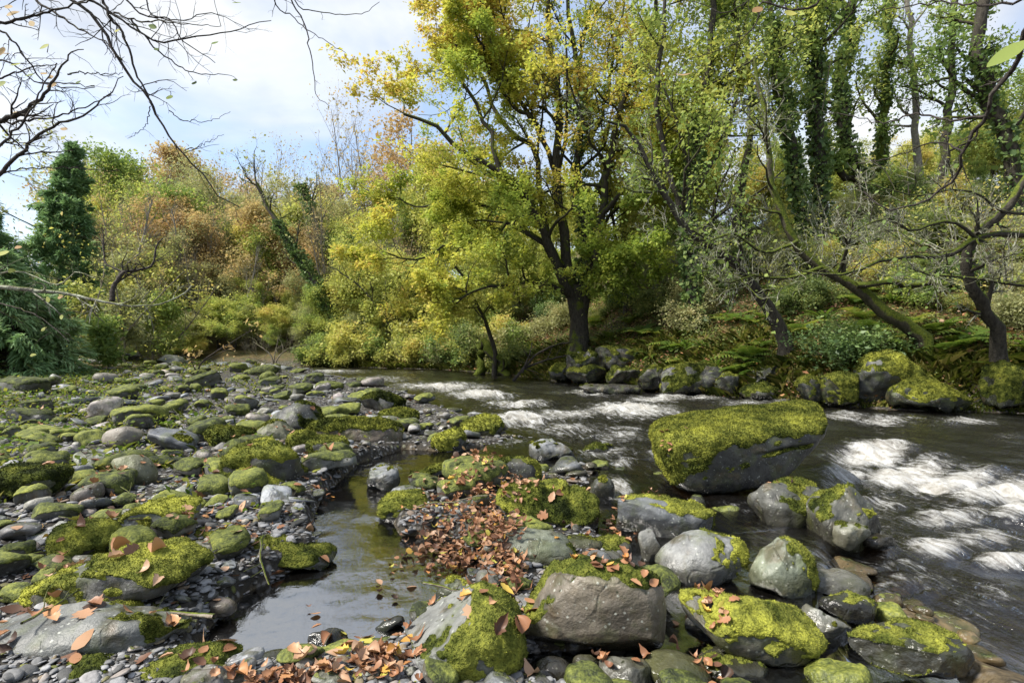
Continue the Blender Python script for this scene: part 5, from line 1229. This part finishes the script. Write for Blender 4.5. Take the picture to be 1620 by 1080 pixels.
# ------------------------------------------------------------------ left: conifers, bare bushes, sapling
def build_left():
    conifer('conifer_tree', 'drooping blue green conifer at the left edge of the shingle', 20, 17.0, 605, 395, 301, 1.9, 60000, .17, 130)
    conifer('conifer_tree', 'tall dark conifer rising behind the drooping one on the left', 95, 27.0, 560, 222, 302, 1.9, 46000, .21, 130, droop=.02)
    conifer('conifer_tree', 'broad green conifer cut by the left edge of the picture', -40, 20.0, 560, 235, 303, 2.6, 60000, .19, 150, droop=-.06)
    traced('bare_bush', 'tangle of bare pale stems at the back of the shingle by the conifer', [(160, 575), (205, 520), (250, 470), (290, 430)], 25, 25, .05, .015, 311, 'pale_bark', 'yellow', 900, .11, 9, 6, 4, .5, cat='bush', extra=[([(160, 575), (150, 500), (165, 430), (160, 370)], 25, 25.5, .05, .015), ([(162, 577), (190, 500), (185, 440), (230, 390)], 25, 24.5, .05, .015), ([(160, 577), (120, 520), (100, 470)], 25, 24.5, .04, .015)])
    traced('bare_bush', 'thin leaning bare stems over the far left of the river', [(245, 590), (275, 545), (310, 500), (345, 450)], 28, 29, .06, .015, 312, 'pale_bark', 'yellow', 1100, .12, 9, 6, 4, .45, cat='bush', extra=[([(235, 590), (210, 530), (225, 470), (215, 420)], 28, 29, .05, .015)])
    traced('bare_bush', 'spreading leafless thorny shrub standing at the far end of the shingle', [(432, 584), (430, 565), (415, 550), (400, 540)], 28.0, 28, .06, .015, 313, 'pale_bark', None, 0, .1, 8, 6, 4, .9, cat='bush', extra=[([(432, 582), (445, 560), (465, 548), (490, 545)], 28, 28, .04, .01), ([(432, 582), (436, 555), (440, 535)], 28, 28, .04, .01), ([(431, 580), (410, 570), (385, 562)], 28, 27.6, .03, .01)], up=0)
    traced('sapling', 'small sapling with a few orange leaves standing alone on the shingle', [(311, 604), (313, 588), (320, 572), (342, 556), (372, 538), (398, 522)], 19.0, 19, .035, .008, 314, 'twig_bark', 'orange', 60, .13, 3, 2, 2, .35, cat='sapling', extra=[([(312, 596), (303, 572), (287, 560)], 19, 19, .02, .007), ([(318, 574), (340, 562), (366, 550)], 19, 19, .018, .006), ([(313, 588), (305, 575), (312, 556)], 19, 19, .018, .006)], tmin=.5, shift=.35, jit=.1)
    r = np.random.default_rng(330)
    for k in range(10):
        y = r.uniform(21, 33); x = -y*r.uniform(.6, .86)
        traced('waterside_bush', 'yellow green bush at the back of the shingle on the left', [(CX+F*x/y, CY+F*(H-terr1(x, y))/y), (CX+F*x/y+r.uniform(-10, 10), CY-F*(r.uniform(.6, 2.2))/y)], y, y, .05, .015, 340+k, 'pale_bark', ['yellow', 'olive', 'green'][k % 3], 3000, .13, 9, 6, 4, .5, cat='bush', group='yellow green bushes behind the shingle', tmin=.1)

# ------------------------------------------------------------------ boughs hanging into the picture from trees beside the camera
def bough(e, base, px, Y0, Y1, r0, r1, seed, n1=9, n2=4, ratio=.22, bark='twig_bark', up=0, ang=(48, 16), K=26):
    r = np.random.default_rng(seed)
    S = path([wpt(x, y, Y0+(Y1-Y0)*k/(len(px)-1)) for k, (x, y) in enumerate(px)], r0, r1, K, .004, r)
    l1 = kids(*S, n1, r, .12, 1, ang, ratio, 8, .17, up, .55, .35, .4)
    l2 = kids(*l1, n2, r, .2, 1, (45, 14), .42, 5, .2, up, .75, .5, .3)
    return obj('branch', wood_mesh(local([S, l1, l2], base), 'branch', sides=(6, 4, 3, 3, 3), rough=0), MAT[bark], e)
def one_leaf(size, seed, curl=.25, lob=0.0, wid=.62):
    r = np.random.default_rng(seed); t = np.linspace(0, 1, 9)
    w = size*wid*.5*np.sin(np.pi*t**.8)**.8*(1+lob*np.sin(t*TAU*3.2))+size*.012
    z = size*curl*(t-.4)**2*r.uniform(-1, 1.6); cz = size*curl*.5*r.uniform(-.4, 1)
    mid = np.stack([t*size, 0*t, z], -1); L = np.stack([t*size, w, z+cz*w/size*2], -1); R = np.stack([t*size, -w, z+cz*w/size*2], -1)
    V = np.concatenate([mid, L, R]); i = np.arange(8)
    return V, np.concatenate([np.stack([i, i+1, i+10, i+9], -1), np.stack([i, i+18, i+19, i+1], -1)])
def hang_leaf(e, base, px, py, Y, size, rnd, seed, mat):
    r = np.random.default_rng(seed); V, Fq = one_leaf(size, seed, .2, .0, .55)
    V = V@rotz(r.uniform(0, TAU)).T@rotx(r.uniform(.5, 1.4)).T
    o = obj('leaf', mesh('leaf', V, [Fq], {'rnd': np.full(len(Fq), rnd)}), MAT[mat], e)
    o.location = np.array(wpt(px, py, Y))-np.asarray(base)
    q = np.concatenate([np.array([v.co[:] for v in c.data.vertices]) for c in e.children if c.name.startswith('branch')])
    p1 = np.array(o.location); p0 = q[np.argmin(((q-p1)**2).sum(1))]
    d = np.linalg.norm(p1-p0); mid = (p0+p1)/2+np.array([r.normal(0, .06), r.normal(0, .04), .08])*d
    P, R = path([p0, mid, p1], .0022*max(Y/3, .6), .0010*max(Y/3, .6), 8)
    obj('stalk', wood_mesh([(P, R)], 'stalk', rough=0, sides=(4, 4, 3, 3, 3)), MAT['twig_bark'], e)
def build_boughs():
    # left: trunk just outside the frame
    bx, by = -4.6, 3.2; base = (bx, by, terr1(bx, by)-.1); r = np.random.default_rng(81)
    e = empty('overhanging_tree', base, 'bare tree whose twiggy branches hang across the upper left sky over the shingle', 'tree')
    tr = path([base, (-4.55, 3.2, 1.5), (-4.3, 3.1, 3.2), (-4.2, 3.0, 5.4)], .17, .09, 14, .01, r, .3)
    lim = [path([(-4.3, 3.1, 3.4), (-3.6, 3.0, 3.65), (-2.9, 2.95, 3.5), wpt(40, -60, 2.9)], .05, .02, 14, .01, r), path([(-4.45, 3.15, 2.4), (-3.6, 2.9, 2.35), wpt(-40, 300, 2.8)], .045, .018, 14, .01, r), path([(-4.2, 3.0, 4.2), (-3.2, 3.1, 4.0), wpt(150, -120, 3.0)], .045, .016, 14, .01, r), path([(-4.2, 3.0, 5.0), (-2.6, 3.1, 4.4), wpt(440, -60, 3.1)], .04, .008, 14, .01, r)]
    obj('trunk', wood_mesh(local([tr, (np.concatenate([a for a, _ in lim]), np.concatenate([b for _, b in lim]))], base), sides=(10, 7, 4, 3, 3), rough=.02), MAT['bark'], e)
    B = [([(40, -60), (75, -30), (113, 0), (150, 30), (180, 80), (200, 117), (227, 143), (243, 170), (267, 213), (293, 247), (320, 273), (340, 300), (360, 320), (381, 329)], 2.9, 3.1, .011, .0025, 12, 3, .16),
         ([(140, -80), (167, 13), (193, 50), (207, 87), (217, 123), (233, 150), (241, 170)], 3, 3.05, .009, .004, 7, 3, .3),
         ([(40, -60), (57, 0), (93, 23), (133, 50), (173, 72), (184, 92)], 2.9, 2.8, .009, .002, 7, 3, .3),
         ([(150, -120), (110, -20), (147, 3), (200, 37), (253, 67), (300, 60), (347, 52), (380, 50), (400, 37), (428, 32)], 3, 3.2, .010, .002, 9, 3, .2),
         ([(207, 30), (240, 70), (287, 107), (320, 117), (347, 118)], 3.1, 3.2, .006, .002, 5, 3, .25),
         ([(150, -120), (190, -20), (220, 20), (267, 33), (290, 63), (313, 80), (342, 98)], 3, 3, .008, .002, 8, 3, .25),
         ([(180, 20), (217, 33), (247, 33), (283, 37), (350, 43)], 3, 2.9, .005, .0015, 6, 3, .2),
         ([(150, -120), (200, -60), (232, 0), (240, 25), (290, 33), (330, 20), (395, 45)], 3, 3.3, .006, .0015, 6, 3, .25),
         ([(-40, 300), (0, 273), (33, 240), (67, 207), (133, 180), (173, 147), (194, 119)], 2.8, 3.0, .012, .002, 9, 4, .25),
         ([(-40, 195), (0, 190), (33, 180), (67, 153), (90, 117), (117, 80), (131, 77)], 2.7, 2.7, .016, .002, 9, 4, .3),
         ([(-40, 200), (67, 187), (110, 178), (153, 163), (180, 145)], 2.9, 3.0, .008, .002, 8, 4, .3),
         ([(-40, 260), (0, 230), (30, 200), (57, 160), (70, 130), (90, 100)], 2.6, 2.7, .008, .002, 8, 4, .3),
         ([(-40, 50), (0, 37), (60, 23), (110, 10), (160, -5)], 2.7, 2.9, .009, .003, 8, 4, .3),
         ([(-30, 30), (13, 57), (37, 87), (57, 113), (87, 137), (150, 140)], 2.8, 2.9, .006, .002, 8, 4, .3),
         ([(-40, 130), (0, 123), (50, 107), (90, 100)], 2.8, 2.8, .006, .002, 7, 4, .35), ([(-40, 110), (5, 95), (60, 130), (100, 132), (150, 137)], 2.8, 2.9, .005, .002, 7, 4, .3),
         ([(-40, 290), (20, 270), (90, 265), (190, 272)], 3.1, 3.3, .005, .0015, 6, 3, .25), ([(107, 118), (120, 115), (160, 117), (195, 117)], 2.8, 2.9, .004, .0015, 5, 3, .3),
         ([(440, -60), (432, 0), (473, 37), (510, 63), (546, 84)], 3.1, 3.2, .005, .0015, 5, 2, .2),
         ([(440, -60), (463, 0), (483, 43), (493, 87), (498, 133), (500, 153), (521, 169)], 3.1, 3.1, .006, .0015, 3, 2, .12),
         ([(440, -60), (470, 8), (500, 17), (540, 24), (575, 20), (600, 4)], 3.1, 3.3, .004, .0015, 2, 2, .12),
         ([(267, 175), (290, 190), (330, 192), (364, 176)], 3.1, 3.1, .003, .001, 4, 2, .2), ([(238, 168), (232, 195), (215, 212), (200, 221)], 3.1, 3.1, .003, .001, 3, 2, .25), ([(293, 239), (320, 230), (352, 212)], 3.1, 3.1, .0025, .001, 3, 2, .2)]
    for k, (px, a, b, r0, r1, n1, n2, ra) in enumerate(B): bough(e, base, px, a, b, r0, r1, 900+k, n1, n2, ra)
    for k, (px, py, Y, s, rn) in enumerate([(375, 5, 2.2, .055, .35), (270, 151, 3.0, .06, .45), (335, 70, 3, .05, .3), (305, 134, 3.1, .045, .15), (376, 127, 3.2, .03, .1), (120, 133, 2.9, .035, .15), (248, 45, 3, .05, .3), (250, 80, 3, .04, .25)]): hang_leaf(e, base, px, py, Y, s, rn, 950+k, 'green')
    for k, (px, py, s, rn) in enumerate([(8, 10, .05, .8), (10, 25, .06, .6), (5, 75, .06, .9), (15, 85, .05, .6), (77, 70, .05, .5), (53, 42, .05, .6), (52, 117, .05, .1), (10, 130, .06, .2), (90, 132, .05, .7), (80, 125, .05, .9), (33, 100, .05, .5), (107, 205, .04, .9), (75, 117, .04, .6), (30, 178, .03, .6), (182, 51, .03, .5), (150, 42, .03, .9), (72, 188, .03, .3)]): hang_leaf(e, base, px, py, 2.75, s, rn, 970+k, 'orange' if rn > .55 else 'yellow')
    # left, lower: the level branch over the stones
    bx, by = -7.2, 5.6; base = (bx, by, terr1(bx, by)-.1)
    e = empty('leaning_bush', base, 'bare dark branch reaching level over the shingle from the left edge', 'bush')
    tr = path([base, (-7, 5.6, .8), (-6.4, 5.6, 1.7), wpt(-60, 450, 5.7)], .09, .05, 14, .01, r, .3)
    obj('trunk', wood_mesh(local([tr], base), rough=.01), MAT['bark'], e)
    for k, (px, a, b, r0, r1, n1, n2, ra) in enumerate([([(-60, 450), (0, 453), (40, 458), (93, 463), (143, 473), (187, 482), (230, 483), (260, 478), (287, 467), (302, 452)], 5.7, 6.0, .034, .006, 12, 5, .2), ([(177, 476), (180, 453), (197, 430), (213, 428), (240, 420), (247, 390), (258, 376)], 5.9, 6.1, .028, .006, 8, 5, .3), ([(197, 432), (182, 424), (167, 415), (164, 390), (163, 360)], 6.0, 6.2, .014, .005, 7, 5, .35), ([(-60, 440), (30, 430), (90, 450), (120, 430), (150, 440)], 5.6, 5.4, .012, .003, 8, 4, .3), ([(200, 433), (215, 440), (223, 460)], 6, 5.9, .01, .003, 4, 3, .4), ([(-60, 470), (0, 480), (60, 500), (110, 540)], 5.6, 5.2, .012, .003, 8, 4, .3)]):
        bough(e, base, px, a, b, r0, r1, 1000+k, n1, n2, ra, 'lichen_bark' if k in (0, 3) else 'twig_bark')
    for k, (px, py, s, rn) in enumerate([(15, 398, .14, .5), (30, 393, .10, .9), (12, 428, .08, .4), (78, 478, .07, .5), (95, 473, .08, .8), (97, 498, .06, .4), (65, 524, .06, .3), (47, 562, .06, .4)]): hang_leaf(e, base, px, py, 5.5, s, rn, 1020+k, 'yellow' if rn < .6 else 'orange')
    # right: a bough close to the camera
    bx, by = 4.4, 2.6; base = (bx, by, terr1(bx, by)-.1)
    e = empty('overhanging_tree', base, 'tree with a dark near bough curving down beside one big yellow green leaf', 'tree')
    tr = path([base, (4.4, 2.6, 1.5), (4.2, 2.5, 3.2), (4.1, 2.5, 5.0)], .15, .09, 14, .01, r, .3)
    lim = [path([(4.25, 2.5, 3.3), (3.2, 2.2, 3.2), wpt(1700, -40, 1.9)], .045, .012, 14, .01, r), path([(4.15, 2.5, 4.4), (3.0, 3.2, 4.3), wpt(1320, -60, 3.6)], .04, .010, 14, .01, r)]
    obj('trunk', wood_mesh(local([tr, (np.concatenate([a for a, _ in lim]), np.concatenate([b for _, b in lim]))], base), sides=(10, 7, 4, 3, 3), rough=.02), MAT['bark'], e)
    for k, (px, a, b, r0, r1, n1, n2, ra) in enumerate([([(1700, -40), (1640, 20), (1620, 63), (1607, 100), (1577, 143), (1560, 183), (1533, 217), (1523, 260), (1510, 283), (1480, 307), (1413, 333), (1367, 303)], 1.9, 2.6, .012, .003, 8, 3, .16), ([(1320, -60), (1293, 3), (1260, 15), (1225, 8), (1203, 4), (1200, 25), (1187, 50), (1163, 70), (1107, 88)], 3.6, 3.8, .010, .002, 7, 3, .2), ([(1560, 183), (1500, 190), (1440, 180), (1400, 195), (1340, 182), (1300, 176)], 2.4, 3.0, .006, .0015, 7, 3, .2), ([(1700, -40), (1600, 5), (1540, 8), (1480, 5), (1400, 15)], 2.0, 2.4, .006, .002, 6, 3, .2), ([(1523, 240), (1480, 225), (1420, 245), (1350, 262)], 2.5, 2.9, .005, .0015, 6, 3, .25), ([(1320, -60), (1220, -20), (1150, 20), (1120, 10), (1080, -5)], 3.6, 3.8, .006, .002, 6, 3, .25)]):
        bough(e, base, px, a, b, r0, r1, 1040+k, n1, n2, ra)
    V, Fq = one_leaf(.15, 5, .12, 0, .30)
    P0, P1 = np.array(wpt(1620, 66, 1.62)), np.array(wpt(1546, 121, 1.60)); X = unit(P1-P0); N = unit(np.array([.1, -.5, .7])); Yv = unit(np.cross(N, X)); N = np.cross(X, Yv)
    o = obj('leaf', mesh('leaf', V@np.stack([X, Yv, N]), [Fq], {'rnd': np.full(len(Fq), .62)}), MAT['green'], e); o.location = P0-np.asarray(base)
    for k, (px, py, Y, s, rn, m) in enumerate([(1068, 118, 3.6, .10, .9, 'orange'), (1205, 12, 3.6, .10, .9, 'orange'), (1450, 145, 2.5, .03, .4, 'green'), (1240, 20, 3.6, .08, .6, 'yellow'), (1330, 30, 3, .06, .5, 'green'), (1500, 20, 2.3, .05, .4, 'green')]): hang_leaf(e, base, px, py, Y, s, rn, 1060+k, m)

# ------------------------------------------------------------------ fallen leaves on the near stones
def build_fallen(FT):
    r = np.random.default_rng(91)
    L = [one_leaf(1, s, (.4, 1.0, 1.6)[s % 3], (.05, .26, .40, .15)[s % 4], (.5, .72, .62, .85, .4)[s % 5]) for s in range(20)]
    dg = bpy.context.evaluated_depsgraph_get(); dg.update()
    def drop(x, y):
        for _ in range(4):
            hit, loc, n, _i, ob, _m = SC.ray_cast(dg, Vector((x, y, 1.0)), Vector((0, 0, -1)))
            if not hit: return None
            return loc, n, ob
    def pose(V, s, nrm, loc, jig):
        n = unit(np.array(nrm)+r.normal(0, jig, 3)); t = unit(np.cross(n, r.normal(size=3))); b = np.cross(n, t)
        return V*s@np.stack([t, b, n])+np.array(loc)
    # drifts: centre px, half-sizes px, count
    drifts = [(745, 815, 75, 45, 360), (790, 865, 40, 40, 260), (720, 850, 50, 30, 170), (835, 800, 60, 30, 60), (800, 905, 25, 35, 110), (760, 775, 40, 22, 110), (480, 1080, 110, 10, 95), (600, 1056, 40, 22, 100), (425, 1088, 60, 10, 40), (690, 830, 40, 25, 110), (860, 770, 60, 12, 30), (975, 810, 25, 18, 40), (1035, 770, 28, 14, 60), (1130, 1010, 35, 40, 34), (1000, 1010, 80, 35, 30), (1110, 950, 30, 20, 18), (300, 860, 60, 25, 26), (130, 800, 90, 30, 24), (350, 740, 60, 30, 30), (90, 900, 80, 40, 9), (640, 640, 60, 12, 12), (500, 760, 40, 20, 18), (1230, 790, 40, 20, 9), (30, 1000, 50, 40, 4), (430, 700, 80, 25, 22), (250, 760, 100, 30, 36), (380, 850, 40, 20, 22), (540, 970, 80, 45, 12), (640, 870, 50, 40, 14)]
    A = Acc(); singles = []
    for cx, cy, rx, ry, n in drifts:
        for k in range(n):
            px, py = cx+r.normal(0, rx*.55), cy+r.normal(0, ry*.55)
            if py < 620: continue
            x, y = gpt(px, py, .12 if py > 700 else .15); h = drop(x, y)
            if h is None: continue
            s = r.uniform(.03, .064)*(1 if y < 5 else 1.15)
            V, Fq = L[int(r.integers(20))]
            up = r.random()**2*(.10 if n > 100 else .015)+.006
            nr = np.array(h[1])*.6+np.array([0, 0, .6])
            P = pose(V-np.array([.5, 0, 0]), s, nr, (h[0][0], h[0][1], max(h[0][2], .0)+up), .42 if n > 100 else .22)
            c = float(np.clip(r.normal(.48, .27), 0, 1))
            if n <= 60 and len(singles) < 150: singles.append((P, Fq, c))
            else: A.add(P, Fq, c)
    # scattered over the whole shingle, thinly
    for k in range(380):
        py = 590+480*r.random()**.8; px = r.uniform(0, 1000 if py > 700 else 760); x, y = gpt(px, py, .1); h = drop(x, y)
        if h is None or h[2].name.startswith('river_water'): continue
        V, Fq = L[int(r.integers(20))]
        A.add(pose(V-np.array([.5, 0, 0]), r.uniform(.045, .095)*(1+.03*y), np.array(h[1])*.7+np.array([0, 0, .4]), np.array(h[0])+np.array([0, 0, .008]), .2), Fq, float(np.clip(r.normal(.5, .25), 0, 1)))
    tag(obj('leaf_drift', A.mesh('leaf_drift'), MAT['litter']), 'drifts of orange brown leaves caught between the near stones and the pool', 'fallen leaves', kind='stuff')
    for P, Fq, c in singles:
        o0 = P.mean(0); o = obj('fallen_leaf', mesh('fallen_leaf', P-o0, [Fq], {'rnd': np.full(len(Fq), c)}), MAT['litter'], loc=o0)
        tag(o, 'orange brown fallen leaf lying loose on the near stones', 'leaf', 'fallen leaves scattered on the near stones')
    V, Fq = one_leaf(.11, 3, .3, .15, .7); x, y = gpt(768, 888, .1); h = drop(x, y)
    o = obj('fallen_leaf', mesh('fallen_leaf', V-np.array([.05, 0, 0]), [Fq], {'rnd': np.full(len(Fq), .93)}), MAT['litter'], loc=(x, y, h[0][2]+.07)); o.rotation_euler = (.5, -.2, 2.5)
    tag(o, 'bright yellow fallen leaf standing on the orange leaf drift by the pool', 'leaf')

def build_sticks():
    r = np.random.default_rng(123)
    for k in range(26):
        py = 590+430*r.random(); px = r.uniform(20, 760); x, y = gpt(px, py, .15); l = r.uniform(.3, .9); a = r.uniform(0, TAU)
        if inside(np.array([x]), np.array([y]), RIVER)[0] or inside(np.array([x]), np.array([y]), POOL)[0]: continue
        z = terr1(x, y)+r.uniform(.06, .13)
        P = grow(np.array([[-l/2, 0, 0]]), np.array([[1, 0, r.normal(0, .15)]]), np.array([l]), 8, .14, 0, r); R = r.uniform(.006, .013)*np.linspace(1, .4, 8)[None]
        k2 = kids(P, R, 3, r, .3, .9, (40, 12), .35, 5, .2, 0, .6, .3, .3)
        o = obj('dead_twig', wood_mesh([(P, R), k2], 'dead_twig', sides=(6, 4, 3, 3, 3), rough=.004), MAT['pale_bark'], loc=(x, y, z)); o.rotation_euler = (0, 0, a)
        tag(o, 'thin dead twig lying across the stones of the shingle', 'twig', 'dead twigs on the shingle')

def build_plants():
    plant_materials()
    build_fallen(FT); tick('fallen')
    build_oak(); tick('oak')
    build_traced(); tick('traced')
    build_wood(); tick('wood')
    build_left(); tick('left')
    build_under(); tick('under')
    build_boughs(); tick('boughs')
    build_sticks()
import time as _t
_t0 = _t.time()
def tick(s): print('TICK %-14s %.1f' % (s, _t.time()-_t0))
ROCK = mat_rock(); MOSS = mat_moss()
build_light(); build_land(); tick('land')
build_water(); tick('water')
build_heroes(); tick('heroes')
FT = build_shingle(); tick('shingle')
try:
    build_plants; ok = True
except NameError: ok = False
if ok: build_plants()
